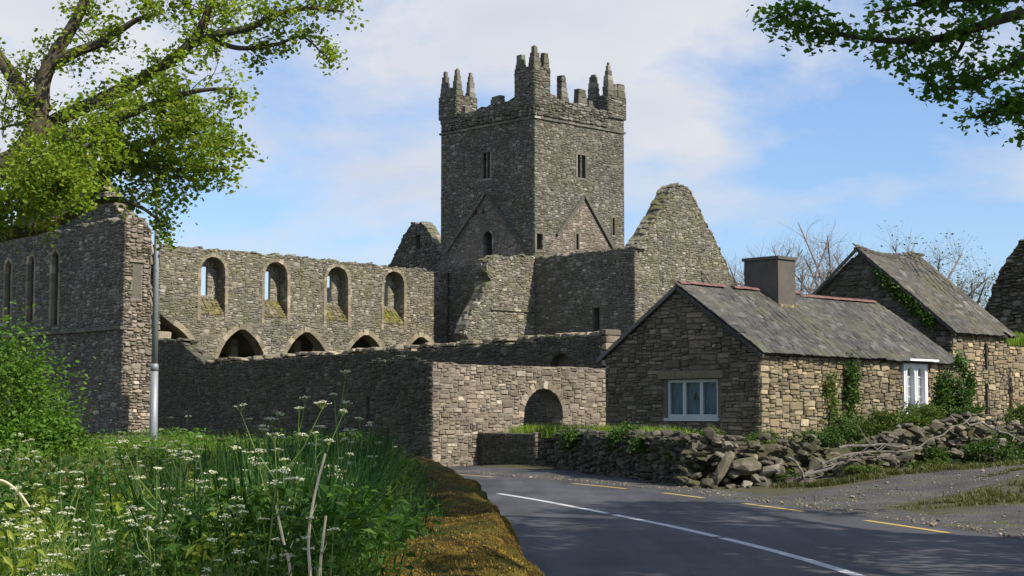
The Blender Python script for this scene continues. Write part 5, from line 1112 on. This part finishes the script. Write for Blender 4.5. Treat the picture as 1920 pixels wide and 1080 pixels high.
# ------------------------------------------------------------------ mossy wall along the left of the road
def make_moss_wall():
    prof = [(-.02, -.1), (0, .2), (.0, .48), (-.03, .66), (-.1, .78), (-.22, .865), (-.38, .89), (-.58, .885), (-.8, .86), (-1.05, .80), (-1.3, .72), (-1.55, .6), (-1.6, -.1)]
    t = np.gradient(MW, axis=0); t /= np.linalg.norm(t, axis=1)[:, None]; nr = np.stack([t[:, 1], -t[:, 0]], 1)
    # resample densely for uneven relief
    seg = np.concatenate([[0], np.cumsum(np.linalg.norm(np.diff(MW, axis=0), axis=1))]); ls = np.concatenate([np.arange(0, 4, .2), np.arange(4, 22, .07), np.arange(22, seg[-1], .2)])
    px = np.interp(ls, seg, MW[:, 0]); py = np.interp(ls, seg, MW[:, 1]); nx_ = np.interp(ls, seg, nr[:, 0]); ny_ = np.interp(ls, seg, nr[:, 1])
    pr = catmull(prof, 4); V = []; k = len(pr)
    for i in range(len(ls)):
        sw = 1 + .09 * math.exp(-((py[i] - 7.4) / 1.6) ** 2)          # the hump swells close to the camera
        for (o_, z) in pr:
            z = z * sw
            a = mnoise.fractal(Vector((px[i] * .9 + o_ * 1.6, py[i] * .9, z * 1.6)), 1.0, 2.0, 4) * .11; a += max(0, mnoise.fractal(Vector((px[i] * 3.1 + o_ * 3.6, py[i] * 2.6, z * 3.6 + 5)), 1.0, 2.0, 3)) * .07 - abs(mnoise.noise(Vector((px[i] * 1.3 + o_ * 2.2, py[i] * 1.7, z * 2 + 9)))) * .07
            V.append((px[i] + nx_[i] * (o_ + a * .55), py[i] + ny_[i] * (o_ + a * .55), z + a * (.7 if z > .3 else .1)))
    F = [(i * k + j, i * k + j + 1, (i + 1) * k + j + 1, (i + 1) * k + j) for i in range(len(ls) - 1) for j in range(k - 1)]
    w = thing('mossy_wall', (.2, 8, 0), 'low rounded roadside wall covered in golden brown moss', 'wall'); obj('wall', V, F, 'moss', w, True)
    rn = np.random.default_rng(2); V = np.array(V).reshape(len(ls), k, 3); n = 90000
    i = (np.interp(rn.random(n) ** 1.7, [0, 1], [int(np.searchsorted(ls, 7.5)), int(np.searchsorted(ls, 24))])).astype(int); j = rn.integers(2, k - 5, n); a = rn.random((n, 1)); b = rn.random((n, 1))
    P_ = (V[i, j] * (1 - a) + V[i + 1, j] * a) * (1 - b) + (V[i, j + 1] * (1 - a) + V[i + 1, j + 1] * a) * b
    v, f = blades(P_ - np.array([0, 0, .004]), .014, .0032, rn, 1.2, .7); obj('moss', v, f, 'mossfuzz', w, kind='stuff')
make_moss_wall()
def moss_grass():
    rn = np.random.default_rng(22); n = 9000; y = 5.5 + 22 * rn.random(n) ** 1.4; off = .55 + np.abs(rn.normal(0, .38, n)); keep = np.array([mnoise.noise(Vector((0, a * 1.5, b * 2))) for a, b in zip(y, off)]) + (off - .75) * 1.4 > rn.normal(0, .12, n)
    y = y[keep]; off = off[keep]; x = np.interp(y, MW[:, 1], MW[:, 0]) - off; z = np.where(off < .8, .84, .84 - (off - .8) * .25)
    v, f = blades(np.stack([x, y, z - .03], 1), .20, .005, rn, .9, .7); tag(obj('wall_grass', v, f, 'deepgrass', None), 'ragged grass spilling over the back of the mossy wall', 'grass', None, 'stuff')
moss_grass()

# ------------------------------------------------------------------ verge plants on the left bank
def in_bank(x, y): d = road_d(x, y); return (d < -WLEFT - 1.0)
def wallx(y): return np.interp(y, MW[:, 1], MW[:, 0])
rnB = np.random.default_rng(10)
def clump(P_): return np.array([min(1, max(0, .5 + 1.1 * mnoise.noise(Vector((p[0] * .9, p[1] * .55, 2.0))) + .5 * mnoise.noise(Vector((p[0] * 2.3, p[1] * 1.6, 7.0))))) for p in P_])
def bank_points(n, y0, y1, pw=1.6, margin=.75, spread=.36):
    y = y0 + (y1 - y0) * rnB.random(n) ** pw; xr = wallx(y) - margin; xl = np.maximum(-.345 * y - .6, -14.0); x = xr - (xr - xl) * rnB.random(n)
    P_ = np.stack([x, y, np.maximum(gz(x, y), .3)], 1); w = clump(P_); return P_[rnB.random(n) < .25 + 1.1 * w]
P_ = bank_points(38000, 3.6, 16); hsc = .62
v, f = blades(P_, .42, .0055, rnB, .55); tag(obj('meadow_grass', v, f, 'grass', None), 'tall green grass filling the left bank', 'grass', None, 'stuff')
P_ = bank_points(22000, 10, 36, 1.2); v, f = blades(P_, .50, .010, rnB, .5); tag(obj('far_grass', v, f, 'grass_lt', None), 'sunlit grass on the far side of the bank', 'grass', None, 'stuff')
def herb_leaves(n, y0, y1, size, hmax, mat, nm, label, pw):
    P_ = bank_points(n // 14, y0, y1, pw); k = 14; C = np.repeat(P_, k, 0); m = len(C); h = rnB.uniform(.05, 1, m) ** .8 * hmax * (.45 + .95 * np.repeat(clump(P_), k)); C = C + np.stack([rnB.normal(0, .10, m), rnB.normal(0, .10, m), h], 1)
    v, f = leaves(C, size, rnB, .45, .7, .1, .5); tag(obj(nm, v, f, mat, None), label, 'plants', None, 'stuff')
herb_leaves(56000, 3.8, 17, .05, .50, 'herb', 'herb_cover', 'ferny green herb leaves between the flowers on the bank', 1.5)
herb_leaves(40000, 13, 36, .08, .50, 'bush', 'far_herbs', 'sunlit bushy herbs along the back of the bank', 1.1)
n_ = 330; y = 5.5 + 14 * rnB.random(n_) ** 1.1; x = wallx(y) - 1.3 - rnB.random(n_) * (.31 * y - .7); C = []
for xx, yy in zip(x, y):
    hh = rnB.uniform(.25, .62); m = 70; t_ = rnB.random(m); C.append(np.stack([xx + rnB.normal(0, .045, m) * (1.4 - t_), yy + rnB.normal(0, .045, m) * (1.4 - t_), max(gz1(xx, yy), .3) + hh * t_], 1))
v, f = leaves(np.concatenate(C), .05, rnB, .38, .3, .1, .5); tag(obj('leafy_weeds', v, f, 'yellowherb', None), 'upright yellow green weeds among the cow parsley', 'plants', None, 'stuff')
# dry brown grass under the bush
y = rnB.uniform(11.5, 15.0, 3800); x = rnB.normal(-3.95, .45, 3800) * y / 13.5; P_ = np.stack([x, y, gz(x, y)], 1)
v, f = blades(P_, .48, .007, rnB, .6); tag(obj('dry_grass', v, f, 'dry', None), 'dead brown grass at the foot of the left bush', 'grass', None, 'stuff')
n_ = 15000; y = 6.5 + 15 * rnB.random(n_) ** 1.2; x = wallx(y) - 1.0 - np.abs(rnB.normal(0, .06, n_)) * y; P_ = np.stack([x, y, np.maximum(gz(x, y), .3)], 1); P_ = P_[rnB.random(n_) < clump(P_) + .15]
v, f = blades(P_, .66, .0065, rnB, .5); tag(obj('tall_grass', v, f, 'deepgrass', None), 'tall dark green grass beside the mossy wall', 'grass', None, 'stuff')
# bluebells near the moss wall
P_ = bank_points(1, 5, 6)[:0]; y = rnB.uniform(6.5, 11, 16); x = wallx(y) - rnB.uniform(.75, 1.5, 16)

def parsley(seed, h):
    rn = random.Random(seed); nr = np.random.default_rng(seed); g_ = Geo(); um = []; lf = []
    base = Vector((0, 0, 0)); top_ = Vector((rn.uniform(-.06, .06), rn.uniform(-.06, .06), h)); mid = base.lerp(top_, .5) + Vector((rn.uniform(-.03, .03), rn.uniform(-.03, .03), 0))
    g_.tube([base, mid, top_], [.0065, .005, .003], 5)
    heads = [top_]
    for i in range(rn.randint(3, 6)):
        t = rn.uniform(.45, .9); p = base.lerp(mid, t * 2) if t < .5 else mid.lerp(top_, (t - .5) * 2); a = rn.uniform(0, 6.28); L_ = rn.uniform(.14, .34) * h
        q = p + Vector((math.cos(a) * L_ * .6, math.sin(a) * L_ * .6, L_ * .95)); g_.tube([p, p.lerp(q, .5) + Vector((math.cos(a) * .02, math.sin(a) * .02, -.01)), q], [.0035, .003, .002], 4); heads.append(q)
    for hd in heads:
        R_ = rn.uniform(.022, .042)
        for k in range(rn.randint(7, 11)):
            a = rn.uniform(0, 6.28); r = R_ * math.sqrt(rn.random()); e = hd + Vector((math.cos(a) * r, math.sin(a) * r, .028 + .012 * (1 - r / R_) + rn.uniform(-.005, .005))); g_.tube([hd, e], [.0013, .001], 3, False)
            um += [tuple(e + Vector((rn.gauss(0, .0062), rn.gauss(0, .0062), rn.gauss(.002, .002)))) for _ in range(9)]
    for i in range(7):
        z = rn.uniform(.1, .6) * h; a = rn.uniform(0, 6.28); L_ = rn.uniform(.1, .22)
        for k in range(16):
            u = rn.random(); lf.append((math.cos(a) * L_ * u + rn.gauss(0, .025), math.sin(a) * L_ * u + rn.gauss(0, .025), z + .06 * u + rn.gauss(0, .012)))
    v, f = leaves(np.array(um), .0088, nr, .9, 1.5, .0, .3); mu = mesh('umbel', v, f, 'umbel'); v, f = leaves(np.array(lf), .034, nr, .4, .8); ml = mesh('leaf', v, f, 'herb')
    return mesh('stem', g_.v, g_.f, 'stem'), mu, ml
PR = [parsley(100 + i, h) for i, h in enumerate((.85, .95, 1.05, .75, .9, 1.1))]
def place_parsley(x, y, k, sc, rz, label, group):
    z = max(gz1(x, y), .3) - .02; t = thing('cow_parsley', (x, y, z), label, 'wildflower', group); W = Matrix.Translation((x, y, z)) @ Matrix.Rotation(rz, 4, 'Z') @ Matrix.Diagonal((sc, sc, sc, 1))
    for nm, me in zip(('stem', 'umbel', 'leaf'), PR[k]): tag(link(bpy.data.objects.new(nm, me), t, W), kind=None if nm == 'stem' else 'stuff')
rp_ = random.Random(6)
def at_uv(u, v, y): return (u - 960) / 3000 * y, 1.6 + (777 - v) / 3000 * y
hero = [(340, 862, 8.6), (470, 850, 9.5), (60, 925, 7.2), (430, 1000, 6.6), (150, 985, 6.3), (560, 770, 10.5), (640, 745, 11), (500, 790, 11.5), (690, 800, 12), (600, 815, 9.2), (240, 855, 10.2), (300, 940, 7.6), (520, 930, 7.4), (210, 1010, 6.2), (380, 920, 8.0), (455, 905, 8.8), (570, 870, 9.8), (650, 860, 10.4), (720, 830, 12.5), (110, 1010, 6.0)]
HL = ['tall cow parsley below the foot of the steel pole', 'cow parsley with several heads right of the pole foot', 'cow parsley beside the arched cane at the left edge', 'bright white cow parsley left of the dry stalks', 'low cow parsley near the lower left corner', 'cow parsley head standing against the dark range wall, left of the tallest', 'tallest cow parsley rising against the dark range wall', 'slender cow parsley leftmost against the dark range wall', 'cow parsley in front of the narrow dark doorway of the range wall', 'cow parsley just above the tallest dry stalk', 'cow parsley between the left bush and the pole foot', 'cow parsley in the middle of the left bank, below the pole', 'cow parsley close left of the leaning dry stalk', 'small cow parsley at the bottom edge, left', 'cow parsley behind the bright white one left of the stalks', 'cow parsley behind the dry stalks, on the left', 'cow parsley directly behind the leaning dry stalk', 'cow parsley right behind the tallest dry stalk', 'cow parsley nearest the pale kerb wall', 'cow parsley in the lowest left corner']
for hi, (u, v_, y) in enumerate(hero):
    x, z = at_uv(u, v_, y); k = rp_.randrange(6); hh = (.85, .95, 1.05, .75, .9, 1.1)[k]; sc = (z - max(gz1(x, y), .3)) / hh
    place_parsley(x, y, k, max(.45, sc), rp_.uniform(0, 6.28), HL[hi], 'cow parsley on the bank')
cnt = 0
while cnt < 100:
    y = 5.2 + 13 * rp_.random() ** 1.3; x = float(wallx(y)) - .9 - rp_.random() ** .8 * (0.33 * y - .5)
    if x < -.34 * y: continue
    if rp_.random() < .55 and x > -.13 * y: continue
    place_parsley(x, y, rp_.randrange(6), rp_.uniform(.42, .82), rp_.uniform(0, 6.28), 'cow parsley plant among the mass of white flowers on the bank', 'smaller cow parsley in the bank'); cnt += 1
# dry stalks in the foreground
for k, (pts, lab) in enumerate([([(520, 945), (535, 1010), (550, 1085)], 'pale dry stalk leaning left, leftmost of three in front'), ([(612, 850), (592, 930), (582, 1010), (586, 1085)], 'tallest bent dry stalk in the middle foreground'), ([(614, 965), (608, 1020), (604, 1085)], 'short upright dry stalk, rightmost of three in front')]):
    yy = 5.6; P_ = [Vector((at_uv(u, v_, yy)[0], yy, at_uv(u, v_, yy)[1])) for u, v_ in pts]; P_.append(Vector((P_[-1].x + .01, yy, gz1(P_[-1].x, yy) - .02)))
    g_ = Geo(); Q = catmull([tuple(p) for p in P_], 4); g_.tube(Q.tolist(), list(np.linspace(.004, .007, len(Q))), 6); g_.tube([Q[6], Q[6] + np.array([.02, 0, .05])], [.003, .001], 4)
    top('dry_stalk', g_.v, g_.f, 'straw', tuple(P_[-1]), lab, 'stalk', 'dry stalks in the foreground')
g_ = Geo(); yy = 6.5; Q = catmull([(at_uv(u, v_, yy)[0], yy, at_uv(u, v_, yy)[1]) for u, v_ in ((-30, 900), (10, 900), (40, 920), (62, 948))], 5); g_.tube(Q.tolist(), list(np.linspace(.006, .004, len(Q))), 6)
top('bramble_cane', g_.v, g_.f, 'straw', tuple(Q[0]), 'arched reddish bramble cane at the left edge', 'cane')
# bluebells
for i in range(14):
    y = rp_.uniform(6.3, 9.5); x = float(wallx(y)) - rp_.uniform(.8, 1.5); z = gz1(x, y); g_ = Geo(); h = rp_.uniform(.22, .34); ax = rp_.uniform(-.05, .05)
    t = thing('bluebell', (x, y, z), 'small blue flower spike in the shaded grass by the mossy wall', 'wildflower', 'bluebells by the mossy wall'); g_.tube([(x, y, z), (x + ax * .4, y, z + h * .6), (x + ax, y, z + h)], [.003, .0025, .0015], 4); obj('stem', g_.v, g_.f, 'stem', t)
    b_ = Geo()
    for k in range(7): zz = z + h * (.55 + .07 * k); q = (x + ax * .7 + rp_.uniform(-.018, .018), y + rp_.uniform(-.018, .018), zz); b_.tube([q, (q[0], q[1], q[2] - .012), (q[0], q[1], q[2] - .02)], [.003, .006, .008], 5)
    obj('bell', b_.v, b_.f, 'bluebell', t)
# grass along rubble wall, track and low wall tops
def tufts(path, n, L_, w, mat, nm, label, sp=.25, lift=0.0):
    Pp = catmull(path, 8); i = rnB.integers(0, len(Pp) - 1, n); a = rnB.random((n, 1)); c = Pp[i] * (1 - a) + Pp[i + 1] * a; c = c + rnB.normal(0, sp, c.shape); c = c[np.array([mnoise.noise(Vector((p[0] * 1.6, p[1] * 2.2, 3.0))) + .6 * mnoise.noise(Vector((p[0] * 5, p[1] * 5, 1.0))) for p in c]) > rnB.normal(0, .15, n)]; z = gz(c[:, 0], c[:, 1]) + lift
    v, f = blades(np.stack([c[:, 0], c[:, 1], z], 1), L_, w, rnB, 1.1, .8); tag(obj(nm, v, f, mat, None), label, 'grass', None, 'stuff')
tufts([(5.8, 33.9), (7.2, 33.9), (9.0, 34.6), (11.5, 35.6), (16, 37.3)], 9000, .12, .008, 'olive', 'rubble_grass', 'grass at the foot of the rubble wall', .22)
tufts([(7.2, 26.9), (8.2, 27.4), (10.5, 28.6), (14, 30.4)], 8000, .06, .008, 'olive', 'mouth_grass', 'short worn grass between the two arms of the track', .4)
tufts([(9.5, 32.2), (11, 33.2), (13.5, 34.2), (17, 35.4)], 4500, .06, .008, 'olive', 'track_grass', 'grass strip along the middle of the gravel track', .16)
tufts([(8.2, 28.2), (9.6, 29.3), (12, 30.6), (16, 32.2)], 7000, .09, .009, 'olive', 'track_edge_grass', 'grass on the near edge of the gravel track', .42)
n_ = 5200; q = rnB.random(n_); c = np.stack([np.interp(q, [0, .45, 1], [-.2, 1.9, 3.6]), np.interp(q, [0, .45, 1], [48.9, 45.0, 39.4])], 1) + rnB.normal(0, .28, (n_, 2)); c[:, 0] += .45
v, f = blades(np.stack([c[:, 0], c[:, 1], np.full(n_, .92)], 1), .34, .012, rnB, .5); tag(obj('bank_grass', v, f, 'grass_lt', None), 'bright grass behind the low wall in front of the gateway', 'grass', None, 'stuff')
g_ = Geo(); g_.add([(-.2, 48.9, .93), (1.45, 47.4, .93), (1.95, 44.9, .93), (3.3, 40.0, .93), (4.6, 36.6, .9), (6.4, 38.5, .9), (6.3, 41.8, .9), (3.0, 46.5, .93), (1.8, 49.2, .93)], [tuple(range(9))[::-1]]); tag(obj('raised_ground', g_.v, g_.f, 'soil', None), kind='structure')

# ------------------------------------------------------------------ pole and pale kerb wall
def make_pole():
    t = thing('steel_pole', (-6.92, 31, .3), 'tall slim galvanised steel pole in front of the west front', 'pole')
    g_ = Geo(); x, y = -6.92, 31
    def ring(pts): g_.tube([(x, y, z) for z, r in pts], [r for z, r in pts], 20)
    ring([(.25, .088), (2.46, .072)]); lo = obj('lower_shaft', g_.v, g_.f, 'steel', t, True); g_ = Geo(); ring([(2.44, .078), (2.53, .078), (2.58, .066)]); obj('collar', g_.v, g_.f, 'steel', t, True)
    g_ = Geo(); ring([(2.56, .064), (4.5, .052), (6.35, .042)]); obj('upper_shaft', g_.v, g_.f, 'steel', t, True); g_ = Geo(); ring([(6.34, .05), (6.4, .05), (6.43, .02)]); obj('cap', g_.v, g_.f, 'steel', t, True)
make_pole()
fr = Frame((-5.7, 60), Vector((1, -.15, 0)), Vector((-.15, -1, 0))); kt = thing('kerb_wall', fr.p(0, 0), 'short pale low wall beside the road left of the gateway', 'wall')
rr = random.Random(3); x = -.3
while x < 1.3: w = rr.uniform(.35, .55); piece('block', SQUARE, rr.randrange(9), 'white', kt, fr.W(x + w / 2, .22, 0, w, .3, .44)); x += w
rr = random.Random(44); it = []
for k in range(1700):
    q = rr.random()
    if q < .45: y = rr.uniform(14, 44); i = int(np.argmin(np.abs(CLF[:, 1] - y))); o_ = WRIGHT + abs(rr.gauss(0, .45)) - .1; px, py = CLF[i] + np.array([tt[i][1], -tt[i][0]]) * o_ + np.array([rr.gauss(0, .1), rr.gauss(0, .25)])
    else: i = rr.randrange(6, 34); px, py = (TR[i] if rr.random() < .6 or i >= len(TR2) else TR2[i]) + np.array([rr.gauss(0, .8), rr.gauss(0, .8)])
    if float(road_d([px], [py])[0]) < WRIGHT - .15: continue
    sz = rr.uniform(.015, .05) * (1.8 if rr.random() < .06 else 1)
    it.append((k, Matrix.Translation((px, py, max(0, gz1(px, py)) + .02 + sz * .2)) @ Matrix.Rotation(rr.uniform(0, 6), 4, 'Z') @ Matrix.Diagonal((sz * 1.3, sz, sz * .7, 1))))
tag(joined('loose_gravel', ROCK, it, 'gate', None), 'loose small stones along the road edge and track', 'gravel', None, 'stuff')
print('objects', len(bpy.data.objects))
